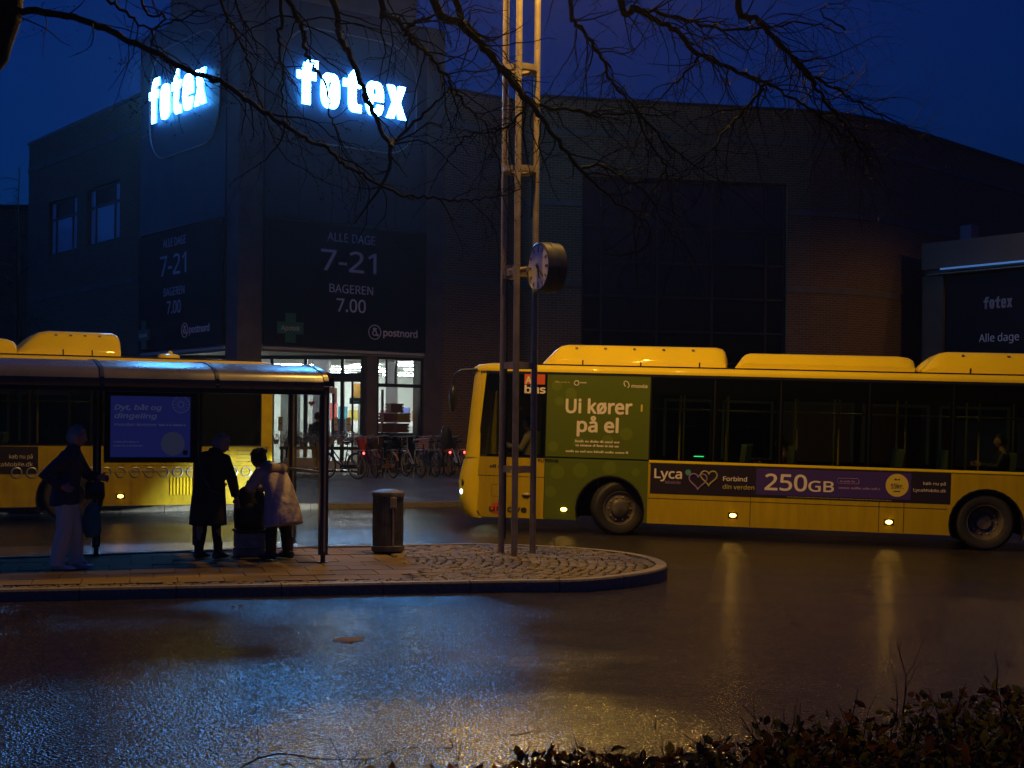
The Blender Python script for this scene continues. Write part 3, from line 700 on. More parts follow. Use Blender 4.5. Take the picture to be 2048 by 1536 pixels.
def cross(Fm, x, z, a, w, y, parent, m):
    b = MB(); b.prism([(x-w,z-a),(x+w,z-a),(x+w,z-w),(x+a,z-w),(x+a,z+w),(x+w,z+w),(x+w,z+a),(x-w,z+a),(x-w,z+w),(x-a,z+w),(x-a,z-w),(x-w,z-w)], y-.02, y+.02, Fm); b.build("green_cross", m, parent)
M_apo = mat("green cross panel", (.03,.17,.09), .5)
def banner(label, Fm, x0, x1, xc, mirror):
    s_ = thing("banner_sign", label, "sign", Fm @ Matrix.Translation(((x0+x1)/2,0,3.97)), "opening hours banners on the tower")
    b = MB(); b.box(x0,x1,-.09,-.035,3.97,7.40,Fm); b.build("panel", M_navy, s_)
    y = -.097; mm = M_white if not mirror else M_dimwhite
    c = xc
    text("ALLE DAGE", .42, Fm, c, y, 6.94, mm, s_, 'CENTER', bold=.004, width=1.56)
    text("7-21", 1.0, Fm, c, y, 6.12, mm, s_, 'CENTER', bold=.006, width=1.80)
    text("BAGEREN", .40, Fm, c, y, 5.52, mm, s_, 'CENTER', bold=.004, width=1.42)
    text("7.00", .62, Fm, c, y, 5.0, mm, s_, 'CENTER', bold=.008, width=.95)
    return s_
s_ = banner("dark banner reading ALLE DAGE 7-21 on the right tower face", F1, .74, 5.98, 3.45, False)
cross(F1, 1.52, 4.46, .40, .16, -.105, s_, M_apo); text("Apotek", .22, F1, 1.52, -.135, 4.39, M_wprint, s_, 'CENTER', bold=.01, width=.58)
horn(F1, 4.23, 4.47, .20, -.10, s_, M_white); text("postnord", .33, F1, 4.5, -.097, 4.38, M_white, s_, bold=.022, width=1.17)
s_ = banner("dark banner reading ALLE DAGE 7-21 on the left tower face", F2, -6.42, -.77, -3.85, True)
cross(F2, -5.93, 4.46, .42, .16, -.105, s_, M_apo); text("Apotek", .22, F2, -5.93, -.135, 4.39, M_dimwhite, s_, 'CENTER', bold=.01, width=.58)
horn(F2, -3.1, 4.47, .20, -.10, s_, M_dimwhite); text("postnord", .33, F2, -2.83, -.097, 4.38, M_dimwhite, s_, bold=.022, width=1.3)

# ------------------------------------------------------------------ clock mast with its lamps
MX, MY = .085, 18.9
ms = thing("lamp_mast", "tall three-tube steel lamp mast standing on the cobbled island", "lamp mast", (MX, MY, .11))
feet = [Vector((-.13,19.1,0)), Vector((.045,18.68,0)), Vector((.29,19.05,0))]
HT = 9.6
for f_ in feet:
    b = MB(); b.tube([(f_.x,f_.y,.06),(f_.x,f_.y,HT)], .042, 14); b.build("tube", M_steel, ms, smooth=60)
cen = sum(feet, Vector())/3
for z in (6.52, 5.18, 8.0):
    b = MB(); b.lathe([(.13,z),(.225,z),(.225,z+.075),(.205,z+.075),(.205,z+.02),(.13,z+.02)], 28, Matrix.Translation((cen.x,cen.y,0))); b.build("ring_bracket", M_steel, ms, smooth=40)
for z in (3.82, 2.58, 1.20):
    b = MB()
    for i in range(3):
        p, q = feet[i], feet[(i+1)%3]; dd = (q-p); Fm = frame((p.x,p.y,z), math.atan2(dd.y,dd.x)); b.box(.03,dd.length-.03,-.006,.006,0,.09,Fm)
    b.build("cross_plate", M_steel, ms)
b = MB()
for f_, pts in ((feet[0],((.06,0,5.2),(.055,-.02,4.9),(.05,0,4.6),(.048,-.03,3.9),(.05,-.04,3.0),(.05,0,.3))),(feet[2],((-.06,0,6.5),(-.055,-.03,6.2),(-.05,0,5.9),(-.05,-.02,5.2),(-.055,0,4.6)))):
    b.tube([(f_.x+p[0],f_.y+p[1],p[2]) for p in pts], .011, 6)
b.tube([(feet[0].x+.06,feet[0].y-.05,3.8),(feet[0].x+.12,feet[0].y-.07,3.68),(feet[0].x+.17,feet[0].y-.05,3.62)], .007, 6)
b.build("cable", M_black, ms, smooth=60)
for k in range(3):
    a = -PI/2+.25+k*2*PI/3; dr = Vector((math.cos(a), math.sin(a), 0)); c0 = Vector((cen.x,cen.y,9.3)); c1 = c0+dr*1.35+Vector((0,0,.14))
    b = MB(); b.tube([c0+dr*.2, c0+dr*.8+Vector((0,0,.10)), c1], [.03,.028,.025], 8); arm = b.build("lamp_arm", M_steel, ms, smooth=60)
    T_ = Matrix.Translation(c1+dr*.2); b = MB(); b.lathe([(.02,.16),(.12,.14),(.24,.03),(.26,-.02),(.24,-.02),(.10,.10),(0,.11)], 24, T_); b.build("lamp_head", M_frame, ms, smooth=40)
    b = MB(); b.ell((0,0,0), (.09,.09,.06), 12, 8, T_ @ Matrix.Translation((0,0,.03))); b.build("bulb", mat("sodium bulb %d" % k, (1,.6,.2), .4, emit=SODIUM, estr=40), arm, smooth=80)
    ld = bpy.data.lights.new("sodium_lamp", 'SPOT'); ld.energy = LAMP_W; ld.color = SODIUM; ld.spot_size = math.radians(168); ld.spot_blend = .35; ld.shadow_soft_size = .10
    lo_ = bpy.data.objects.new("sodium_lamp", ld); COL.objects.link(lo_); lo_.parent = ms; WMl = Matrix.Translation(c1+dr*.2+Vector((0,0,-.08))); lo_.matrix_basis = WM[ms.name].inverted() @ WMl

m2 = copy_tree(ms); m2.location = (17.5, 38.5, .46); 
for ch_ in m2.children:
    if ch_.type == 'LIGHT': ch_.data = ch_.data.copy(); ch_.data.energy = LAMP_W*.12
m2['label'] = "second three-tube lamp mast beyond the right edge of the view"
ms['group'] = m2['group'] = "lamp masts on the square"
fc = px(1076.5, 534, 18.58); n_ = Vector((-.90,-.436,0)); xr = Vector((.436,-.90,0))
CM = Matrix(((xr.x,0,n_.x,fc.x),(xr.y,0,n_.y,fc.y),(xr.z,1,n_.z,fc.z),(0,0,0,1)))
ck = thing("station_clock", "round double-faced clock bracketed to the lamp mast", "clock", CM)
b = MB(); b.lathe([(.285,-.012),(.305,.012),(.322,.0),(.322,-.09),(.330,-.10),(.330,-.16),(.322,-.17),(.322,-.26),(.305,-.272),(.285,-.25)], 48, CM); b.build("case", M_frame, ck, smooth=35)
M_face = mat("clock face", (.66,.62,.66), .25, coat=.6)
b = MB(); b.lathe([(0,0),(.29,0)], 40, CM); b.lathe([(.29,-.255),(0,-.255)], 40, CM); b.build("face", M_face, ck)
for k in range(12):
    a = k*PI/6; b = MB(); l_ = .075 if k % 3 == 0 else .055; b.box(-.008 if k%3 else -.011,.008 if k%3 else .011,.272-l_,.272,.002,.005,CM @ Matrix.Rotation(-a,4,'Z')); b.build("hour_mark", M_black, ck)
for nm, ang, l_, w_, z_ in (("hour_hand",161,.165,.013,.010),("minute_hand",128,.225,.010,.016)):
    b = MB(); b.add([(-w_,-.05,z_),(w_,-.05,z_),(w_*.8,l_,z_),(-w_*.8,l_,z_),(-w_,-.05,z_+.004),(w_,-.05,z_+.004),(w_*.8,l_,z_+.004),(-w_*.8,l_,z_+.004)], [(0,3,2,1),(4,5,6,7),(0,1,5,4),(1,2,6,5),(2,3,7,6),(3,0,4,7)], CM @ Matrix.Rotation(-math.radians(ang),4,'Z')); b.build(nm, M_black, ck)
b = MB(); b.lathe([(0,.024),(.02,.024),(.02,.0)], 14, CM); b.build("hub", M_black, ck)
q0 = fc-n_*.13+Vector((-.30,.02,-.02)); b = MB(); b.tube([q0+Vector((.05,0,0)), Vector((cen.x-.1, cen.y-.05, q0.z))], .035, 10); b.box(feet[0].x, feet[0].x+.2, feet[0].y-.1, feet[0].y+.05, q0.z-.09, q0.z+.09); b.build("bracket", M_steel, ck, smooth=40)

# ------------------------------------------------------------------ bus shelter
FS = frame((-2.97,19.28,0), math.radians(22))
sh = thing("bus_shelter", "glass bus shelter with curved metal roof on the paved island", "bus shelter", FS @ Matrix.Translation((-2.5,-1,.12)))
prof = [(-2.28,2.27),(-2.285,2.32),(-2.25,2.375),(-2.16,2.425),(-2.0,2.47),(-1.7,2.52),(-1.3,2.56),(-.8,2.575),(-.3,2.55),(.18,2.49)]
for k in range(4):
    b = MB(); x0, x1 = -1.3*(k+1)-.13+.006, -1.3*k-.13-.006
    top = prof; bot = [(y+(.03 if i < 3 else 0), z-.045) for i, (y, z) in enumerate(prof)]
    ring = top+bot[::-1]
    b.loft([[(x,y,z) for y, z in ring] for x in (x1, x0)], FS); b.build("roof_panel", M_roofm, sh, smooth=35)
for k in range(5):
    x = -1.3*k-.13; b = MB(); w = .022 if k not in (0,) else .03
    b.loft([[(x+dx,y-.004,z+dz) for y, z, dz in [(y_,z_,.012) for y_, z_ in prof]+[(y_,z_,-.055) for y_, z_ in prof[::-1]]] for dx in (w,-w)], FS); b.build("roof_rib", M_post, sh, smooth=35)
b = MB(); b.box(-5.3,-.12,-2.22,-2.10,2.17,2.25,FS); b.build("front_beam", M_black, sh)
b = MB(); b.box(-5.2,.03,-.04,.06,2.36,2.44,FS); b.build("back_beam", M_black, sh)
b = MB()
for x in (-.02,-1.27,-2.55,-3.82): b.box(x-.03,x+.03,-2.1,-.04,2.28,2.38,FS)
b.build("roof_bracket", M_black, sh)
for (x, y) in ((-.04,-1.85),(0,0),(-1.27,0),(-2.55,0),(-3.82,0),(-3.86,-1.85)):
    b = MB(); Pm = FS @ Matrix.Translation((x,y,0))
    ring = [(-.05,-.045),(-.02,-.06),(.02,-.06),(.05,-.045),(.05,.045),(.02,.06),(-.02,.06),(-.05,.045)]
    b.loft([[(p[0],p[1],z) for p in ring] for z in (.21,2.37)], Pm); po = b.build("post", M_post, sh, smooth=50)
    b = MB(); b.tube([(0,0,.05),(0,0,.215)], .03, 10, Pm); b.lathe([(0,.125),(.07,.125),(.07,.11)], 14, Pm); b.build("foot", M_black, po)
    b = MB(); b.box(-.012,.012,-.066,-.0605,.25,2.3,Pm); b.build("groove", M_steel, po)
for x0, x1 in ((-1.21,-.06),(-2.49,-1.33),(-3.76,-2.61),(-5.1,-3.88)):
    b = MB(); b.box(x0,x1,-.005,.005,.24,2.30,FS); b.build("glass_pane", M_clear, sh)
b = MB(); b.box(-.025,-.015,-1.78,-.07,.24,2.30,FS); b.build("glass_pane", M_clear, sh)
b = MB(); b.box(-.06,-.03,-1.80,-.05,1.20,1.235,FS); b.build("side_rail", M_steel, sh, bevel=.006)
b = MB(); b.box(.02,.09,-1.84,-1.78,2.20,2.28,FS); b.build("plate", mat("small white plate", (.75,.75,.78), .4), sh)
dc = MB(); dc.box(-2.47,-1.31,-.13,-.03,1.30,1.37,FS); dc.box(-2.47,-1.31,-.13,-.03,2.16,2.23,FS); dc.box(-2.47,-2.40,-.13,-.03,1.37,2.16,FS); dc.box(-1.38,-1.31,-.13,-.03,1.37,2.16,FS); dc.box(-2.46,-1.32,-.05,-.02,1.31,2.22,FS)
dc = dc.build("poster_case", M_black, sh)
M_poster = mat("violet backlit poster", (.03,.035,.15), .35, coat=.4, emit=(.03,.04,.30), estr=.16)
M_ptext = mat("pale poster print", (.22,.24,.40), .5, emit=(.20,.24,.5), estr=.10)
b = MB(); b.box(-2.40,-1.38,-.068,-.058,1.37,2.16,FS); b.build("poster", M_poster, dc)
for body, sz, x, z, bold, w in (("Dyt, båt og", .105, -2.355, 1.985, .02, .60),("dingeling", .105, -2.355, 1.875, .02, .54),("Hvordan kommer", .062, -2.355, 1.775, .012, .55)):
    text(body, sz, FS, x, -.071, z, M_ptext, dc, bold=bold, width=w, shear=.2, ext=.001)
smallprint(FS, -1.78, -1.43, -.0705, 1.778, .03, M_ptext, dc)
for z in (1.56,1.51): smallprint(FS, -2.355, -2.355+R.uniform(.3,.42), -.0705, z, .02, M_ptext, dc)
b = MB(); c_ = (-1.50,2.06)
for r_ in (.11,.035): b.tube([FS @ Vector((c_[0]+r_*math.cos(a*PI/16),-.070,c_[1]+r_*math.sin(a*PI/16))) for a in range(33)], .0035, 4, caps=False)
for a in range(14): b.tube([FS @ Vector((c_[0]+.03*math.cos(a*PI/7),-.070,c_[1]+.03*math.sin(a*PI/7))), FS @ Vector((c_[0]+.11*math.cos(a*PI/7),-.070,c_[1]+.11*math.sin(a*PI/7)))], .0016, 4)
b.build("wheel_drawing", M_ptext, dc)
b = MB(); b.prism([(-1.60+.155*math.cos(a*PI/18), 1.545+.155*math.sin(a*PI/18)) for a in range(36)], -.0705, -.0685, FS); b.build("pale_disc", mat("pale poster disc", (.07,.08,.17), .5, emit=(.10,.11,.25), estr=.12), dc)
b = MB(); b.box(-1.47,-1.41,-.0725,-.0705,1.40,1.46,FS); b.build("yellow_square", mat("yellow print", (.30,.26,.02), .5), dc)

# ------------------------------------------------------------------ litter bin, bench block, backpack
bn = thing("litter_bin", "round ribbed metal litter bin beside the shelter", "bin", (-1.64,18.98,.12)); BW = WM[bn.name]
M_bin = mat("weathered bin steel", (.13,.125,.12), .45, metal=.4, noise=(7,.5,.12))
b = MB(); N_ = 72
b.loft([[((.198+(.006 if k%2 else 0))*math.cos(2*PI*k/N_),(.198+(.006 if k%2 else 0))*math.sin(2*PI*k/N_),z) for k in range(N_)] for z in (.05,.78)], BW); b.build("ribbed_body", M_bin, bn)
b = MB(); b.lathe([(0,.85),(.06,.848),(.17,.825),(.212,.805),(.218,.79),(.218,.745),(.206,.745)], 40, BW); b.build("lid", M_bin, bn, smooth=30)
b = MB(); b.lathe([(.205,.10),(.222,.09),(.222,.03),(.205,.02),(.18,.0)], 40, BW); b.build("base_ring", M_bin, bn, smooth=30)
b = MB(); b.box(.075,.10,-.205,-.19,.09,.75,BW); b.box(.045,.13,-.215,-.185,.60,.74,BW); b.build("hinge_strip", M_steel, bn, bevel=.004)
b = MB(); b.lathe([(0,.02),(.018,.015),(.018,0)], 12, BW @ Matrix.Translation((.09,-.213,.62)) @ Matrix.Rotation(PI/2,4,'X')); b.build("lock", M_steel, bn)
SBW = frame((-3.36,18.35,.12), math.radians(20))
bb = thing("seat_block", "low grey block seat under the black backpack in the shelter", "seat", SBW)
b = MB(); b.box(-.19,.19,-.18,.18,0,.10,SBW); b.build("plinth", mat("dark concrete", (.20,.22,.22), .6, noise=(9,.6)), bb, bevel=.01)
b = MB(); b.box(-.185,.185,-.175,.175,.105,.30,SBW); b.build("block", mat("pale concrete", (.30,.34,.35), .6, noise=(9,.7)), bb, bevel=.012)
b = MB(); b.box(-.20,.20,-.19,.19,.302,.34,SBW); b.build("seat_board", M_blackm, bb, bevel=.01)
KW = SBW @ Matrix.Translation((0,0,.342))
bp_ = thing("backpack", "large black backpack standing on the grey block seat", "bag", KW)
M_cloth = mat("black nylon", (.012,.012,.014), .55, bump=(40,.4,.01))
def bagf(w, d, h, cx=0, cy=0, z0=0):
    q = MB(); rings = []
    for t, k in ((0,.85),(.03,1),(.3,1.06),(.6,1.02),(.82,.86),(.94,.6),(1,.3)):
        rings.append([(cx+w*k*math.copysign(abs(math.cos(a*PI/10))**.6,math.cos(a*PI/10)), cy+d*k*math.copysign(abs(math.sin(a*PI/10))**.6,math.sin(a*PI/10)), z0+h*t) for a in range(20)])
    return q.loft(rings, KW)
bagf(.20,.13,.56).build("main_body", M_cloth, bp_, smooth=70)
bagf(.14,.06,.30,0,-.14,.04).build("front_pocket", M_cloth, bp_, smooth=70)
b = MB(); b.tube([KW @ Vector(p) for p in ((-.05,0,.55),(-.04,0,.62),(.03,0,.62),(.05,0,.55))], .012, 6); b.build("grab_handle", M_cloth, bp_, smooth=60)
for sx in (-1,1):
    b = MB(); b.tube([KW @ Vector(p) for p in ((sx*.09,.12,.5),(sx*.13,.2,.36),(sx*.14,.2,.2),(sx*.1,.13,.06))], .022, 6, flat=.4); b.build("shoulder_strap", M_cloth, bp_, smooth=60)
# ------------------------------------------------------------------ buses
def arch_profile(x0, x1, z0, z1, arches):
    P = [(x0,z0)]
    for (c, cz, r) in arches:
        a0 = math.asin(max(-1,min(1,(z0-cz)/r)))
        for k in range(15):
            a = (PI-a0) + (a0-(PI-a0))*k/14
            P.append((c+r*math.cos(a), cz+r*math.sin(a)))
    return P+[(x1,z0),(x1,z1),(x0,z1)]
def wheel(parent, W, x, y, z, r, steer, dish, side=1):
    T_ = W @ Matrix.Translation((x,y,z)) @ Matrix.Rotation(steer,4,'Z') @ Matrix.Rotation(PI/2*side,4,'X'); k = r/.47
    wh = bpy.data.objects.new("wheel", None); COL.objects.link(wh); wh.parent = parent; wh.matrix_basis = WM[parent.name].inverted() @ T_; WM[wh.name] = T_
    b = MB(); b.lathe([(p*k,h) for p,h in ((.285,.09),(.31,.125),(.36,.145),(.42,.14),(.455,.115),(.47,.08),(.47,.03),(.462,.025),(.462,.015),(.47,.01),(.47,-.06),(.455,-.12),(.42,-.15),(.30,-.14))], 48, T_); b.build("tyre", M_tyre, wh, smooth=30)
    b = MB()
    if dish: b.lathe([(p*k,h) for p,h in ((.29,.10),(.30,.115),(.285,.115),(.27,.06),(.22,-.06),(.13,-.09),(.12,-.03),(0,-.03))], 40, T_)
    else: b.lathe([(p*k,h) for p,h in ((.29,.10),(.30,.115),(.285,.118),(.272,.09),(.24,.075),(.175,.10),(.165,.10),(.15,.14),(.11,.165),(0,.17))], 40, T_)
    b.build("rim", M_rim, wh, smooth=35)
    b = MB()
    for q in range(10):
        a = q*PI/5; b.lathe([(0,.03),(.014,.03),(.017,0)], 6, T_ @ Matrix.Translation((.20*k*math.cos(a),.20*k*math.sin(a),-.05 if dish else .085)))
    b.build("wheel_nuts", M_steel, wh, kind="stuff")
def pod(parent, W, x0, x1, y0, y1, z, h, lf=.36, rt=.14, latches=0, name="roof_pod"):
    b = MB(); st_ = [(x0,.12),(x0+lf*.25,.42),(x0+lf*.55,.75),(x0+lf*.8,.93),(x0+lf*1.15,1.0),(x1-rt*1.3,1.0),(x1-rt*.5,.93),(x1-rt*.15,.80),(x1,.62)]
    rings = []
    for x, k in st_:
        hh = h*k; rings.append([(x,y0,z),(x,y0+.006,z+hh*.34),(x,y0+.02,z+hh*.37),(x,y0+.07,z+hh*.80),(x,y0+.13,z+hh*.93),(x,y0+.28,z+hh),(x,y1-.28,z+hh),(x,y1-.13,z+hh*.93),(x,y1-.07,z+hh*.8),(x,y1-.02,z+hh*.37),(x,y1,z)])
    b.loft(rings, W); o = b.build(name, M_yel, parent, smooth=50)
    if latches:
        b = MB(); bl = MB()
        for k in range(latches):
            x = x0+lf*1.2+(x1-rt-x0-lf*1.4)*(k+.3)/latches
            bl.box(x-.022,x+.022,y0+.05,y0+.09,z+h*.80,z+h*.86,W)
            if k % 2 == 0 : b.box(x+.12-.012,x+.12+.012,y0-.004,y0+.03,z+.015,z+h*.25,W)
        b.build("seam_strip", M_black, o, kind="stuff"); bl.build("latch", M_glintlatch, o, kind="stuff")
    return o
def seat_pair(parent, W, x, y, z, m):
    b = MB()
    for dy in (0,.44):
        b.loft([[(x+dx+lean, y+dy+sy*k, zz) for sy, dx in ((-.19,0),(.19,0),(.19,.09),(-.19,.09))] for zz, k, lean in ((z+.42,.95,0),(z+.95,1,.06),(z+1.05,.8,.07),(z+1.08,.5,.075))], W)
        b.box(x-.36,x+.06,y+dy-.2,y+dy+.2,z+.40,z+.47,W)
        b.box(x-.2,x-.1,y+dy-.03,y+dy+.03,z,z+.4,W)
    b.build("passenger_seat", m, parent, smooth=40)
M_glintlatch = mat("latch brightened for glints", (.75,.75,.72), .25, metal=.9)  # latches made bright metal to stand in for lamp glints on the pods
M_seat = mat("green grey seat fabric", (.10,.14,.09), .8)
M_pole = mat("yellow grab pole", (.60,.42,.05), .4)
M_blight = mat("dim bus ceiling light", (.8,.9,.8), .5, emit=(1.0,.98,.66), estr=3.6)
M_bint = mat("bus interior lining", (.30,.32,.28), .6)
def bus(label, W, sp):
    t = thing("city_bus", label, "bus", W, "yellow city buses")
    sk, wa, wt, cb, rf = sp['skirt'], sp['waist'], sp['wtop'], sp['cove'], sp['roof']; L = 12.0; WD = 2.55
    ar = [(c, .43, .58) for c in sp['wheels']]
    P = arch_profile(.16, L-.1, sk, wa, ar)
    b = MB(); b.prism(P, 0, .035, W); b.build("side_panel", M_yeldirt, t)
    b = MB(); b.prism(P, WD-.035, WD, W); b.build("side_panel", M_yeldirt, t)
    for c in sp['wheels']:
        for y0, y1 in ((.036,.75),(WD-.75,WD-.036)):
            b = MB(); rg = [(c+.6*math.cos(a*PI/12), .43+.6*math.sin(a*PI/12)) for a in range(-1,14)]
            b.loft([[(p[0],y,p[1]) for p in rg] for y in (y0,y1)], W, closed=False)
            yb = y1 if y0 < 1 else y0; b.add([(p[0],yb,p[1]) for p in rg], [tuple(range(len(rg)))], W); b.build("wheel_arch", M_blackm, t)
            b = MB()
            yo = -.008 if y0 < 1 else WD-.02
            b.loft([[(c+r_*math.cos(a*PI/14),yo+dy,.43+r_*math.sin(a*PI/14)) for r_, dy in ((.575,0),(.60,0),(.60,.028),(.575,.028))] for a in range(-2,17)], W); b.build("arch_trim", M_black, t, smooth=30)
    wheel(t, W, sp['wheels'][0]+.12, .20, .47, .47, sp.get('steer',0), False); wheel(t, W, sp['wheels'][0]+.12, WD-.20, .47, .47, sp.get('steer',0), False, -1)
    wheel(t, W, sp['wheels'][1], .19, .47, .47, 0, True); wheel(t, W, sp['wheels'][1], WD-.19, .47, .47, 0, True, -1)
    # floor, ceiling, lining
    b = MB(); b.box(.3,L-.1,.76,WD-.76,.34,.40,W); b.box(.3,sp['wheels'][0]-.65,.04,WD-.04,.34,.401,W); b.box(sp['wheels'][0]+.65,sp['wheels'][1]-.65,.04,WD-.04,.34,.402,W); b.box(sp['wheels'][1]+.65,L-.1,.04,WD-.04,.9,.96,W); b.build("floor", M_blackm, t)
    b = MB(); b.box(.3,L-.12,.1,WD-.1,wt-.02,wt+.02,W); b.build("ceiling", M_bint, t)
    for x in range(2,11,2): b = MB(); b.box(x,x+.9,WD/2-.5,WD/2-.42,wt-.03,wt-.021,W); b.build("ceiling_light", M_blight, t)
    b = MB(); b.box(.7,L-.12,.9,WD-.9,sk+.05,.34,W); b.build("underframe", M_blackm, t)
    # window band
    for y0, y1, near in ((.004,.016,1),(WD-.016,WD-.004,0)):
        for i, (x0, x1) in enumerate(sp['panes']):
            b = MB(); b.box(x0+.012,x1-.012,y0,y1,wa+.03,wt-.02,W); b.build("window", M_busglass, t)
        b = MB(); ys = (.018,.05) if near else (WD-.05,WD-.018)
        b.box(.30,L-.12,*ys,wt-.30,wt+.02,W); b.box(.30,L-.12,*ys,wa-.02,wa+.05,W)
        for x in sp['pillars']: b.box(x-.055,x+.055,ys[0]+.001,ys[1]-.001,wa+.05,wt-.30,W)
        b.build("window_mask", M_black, t)
    b = MB(); b.box(.16,L-.1,.0,.03,wt,cb,W); b.box(.16,L-.1,WD-.03,WD,wt,cb,W); b.build("gutter_strip", M_black, t)
    # roof shell
    h = rf-cb; sec = [(0,cb),(0,cb+h*.25),(.015,cb+h*.62),(.07,cb+h*.88),(.16,rf),(.6,rf+.03),(WD/2,rf+.045),(WD-.6,rf+.03),(WD-.16,rf),(WD-.07,cb+h*.88),(WD-.015,cb+h*.62),(WD,cb+h*.25),(WD,cb)]
    b = MB(); b.loft([[(x,WD/2+(y-WD/2)*k,cb+(z-cb)*kz) for y, z in sec] for x, k, kz in ((.02,.93,.55),(.10,.975,.85),(.26,1,1),(L-.16,1,1),(L-.03,.985,.85))], W); b.build("roof", M_yel, t, smooth=50)
    # nose
    def outline(xf, r, n=7):
        A = [(.18,0)]+[(xf+r-r*math.sin(a*PI/2/n), r*.9-r*.9*math.cos(a*PI/2/n)) for a in range(n+1)]+[(xf-.05,.7),(xf-.07,WD/2)]
        return A+[(x,WD-y) for x, y in A[-2::-1]]
    zs = [(sk-.02,-.06),(sk+.1,-.16),(.55,-.22),(.85,-.23),(1.05,-.19),(wa-.02,-.13)]
    b = MB(); b.loft([[(x,y,z) for x, y in outline(xf,.30)] for z, xf in zs], W, closed=False); b.build("front_panel", M_yel, t, smooth=60)
    zs = [(wa-.02,-.13),(1.7,-.09),(2.2,-.05),(wt,0.0),(cb+.01,.02)]
    full = [[(x,y,z) for x, y in outline(xf,.26)] for z, xf in zs]; n_ = len(full[0])
    b = MB(); b.loft([r_[6:n_-6] for r_ in full], W, closed=False); b.build("windscreen", M_bigglass, t, smooth=60)
    for sl in (slice(0,7), slice(n_-7,n_)):
        b = MB(); b.loft([r_[sl] for r_ in full], W, closed=False); b.build("corner_post", M_yel, t, smooth=60)
    b = MB(); b.loft([[(x*.9-.012,y,z) for x, y, z in r_[6:n_-6]] for r_ in full[-2:]], W, closed=False); b.build("destination_band", M_black, t, smooth=60)
    b = MB(); b.box(.0,.5,.3,WD-.3,.9,1.12,W); b.build("dashboard", M_blackm, t, bevel=.03)
    # rear
    b = MB(); b.box(L-.10,L,.0,WD,sk,cb,W); b.build("rear_panel", M_yel, t, bevel=.05)
    for k, (nm, body) in enumerate(sp['extras'].items()): body(t, W)
    # poles and seats
    b = MB()
    for x in sp['poles']: b.tube([(x,.55,.4),(x,.55,wt-.02)], .018, 8, W); b.tube([(x,WD-.55,.4),(x,WD-.55,wt-.02)], .018, 8, W)
    b.tube([(1.6,.6,2.2),(L-.4,.6,2.2)], .016, 8, W); b.build("grab_pole", M_pole, t, smooth=60)
    for i, (x0, x1) in enumerate(sp['panes'][1:6]):
        b = MB(); y = WD-.08; b.box(x0+.08,x0+.13,y-.03,y,wa+.06,wt-.31,W); b.box(x1-.13,x1-.08,y-.03,y,wa+.06,wt-.31,W); b.box(x0+.13,x1-.13,y-.03,y,wt-.36,wt-.31,W); b.build("inner_frame", M_bint, t)
    for x in sp['seats']: seat_pair(t, W, x, .36, .55, M_seat); seat_pair(t, W, x+.1, WD-.80, .55, M_seat)
    b = MB(); b.box(.5,L-.2,.10,.16,rf-.004,rf+.014,W); b.box(.5,L-.2,WD-.16,WD-.10,rf-.004,rf+.014,W); b.build("roof_gasket", M_black, t)
    for (x0, x1, hh, lf, rt, lt, yy) in sp['pods']: pod(t, W, x0, x1, yy, WD-yy, rf+.012, hh, lf, rt, lt)
    return t
def marker(t, W, x, z):
    b = MB(); b.ell((0,0,0), (.055,.022,.033), 14, 8, W @ Matrix.Translation((x,-.008,z))); m_ = b.build("marker_lamp", M_amber, t, smooth=80)
    b = MB(); b.box(x-.08,x+.08,-.006,0,z-.05,z+.05,W); b.build("lamp_base", M_frame, m_, bevel=.004)

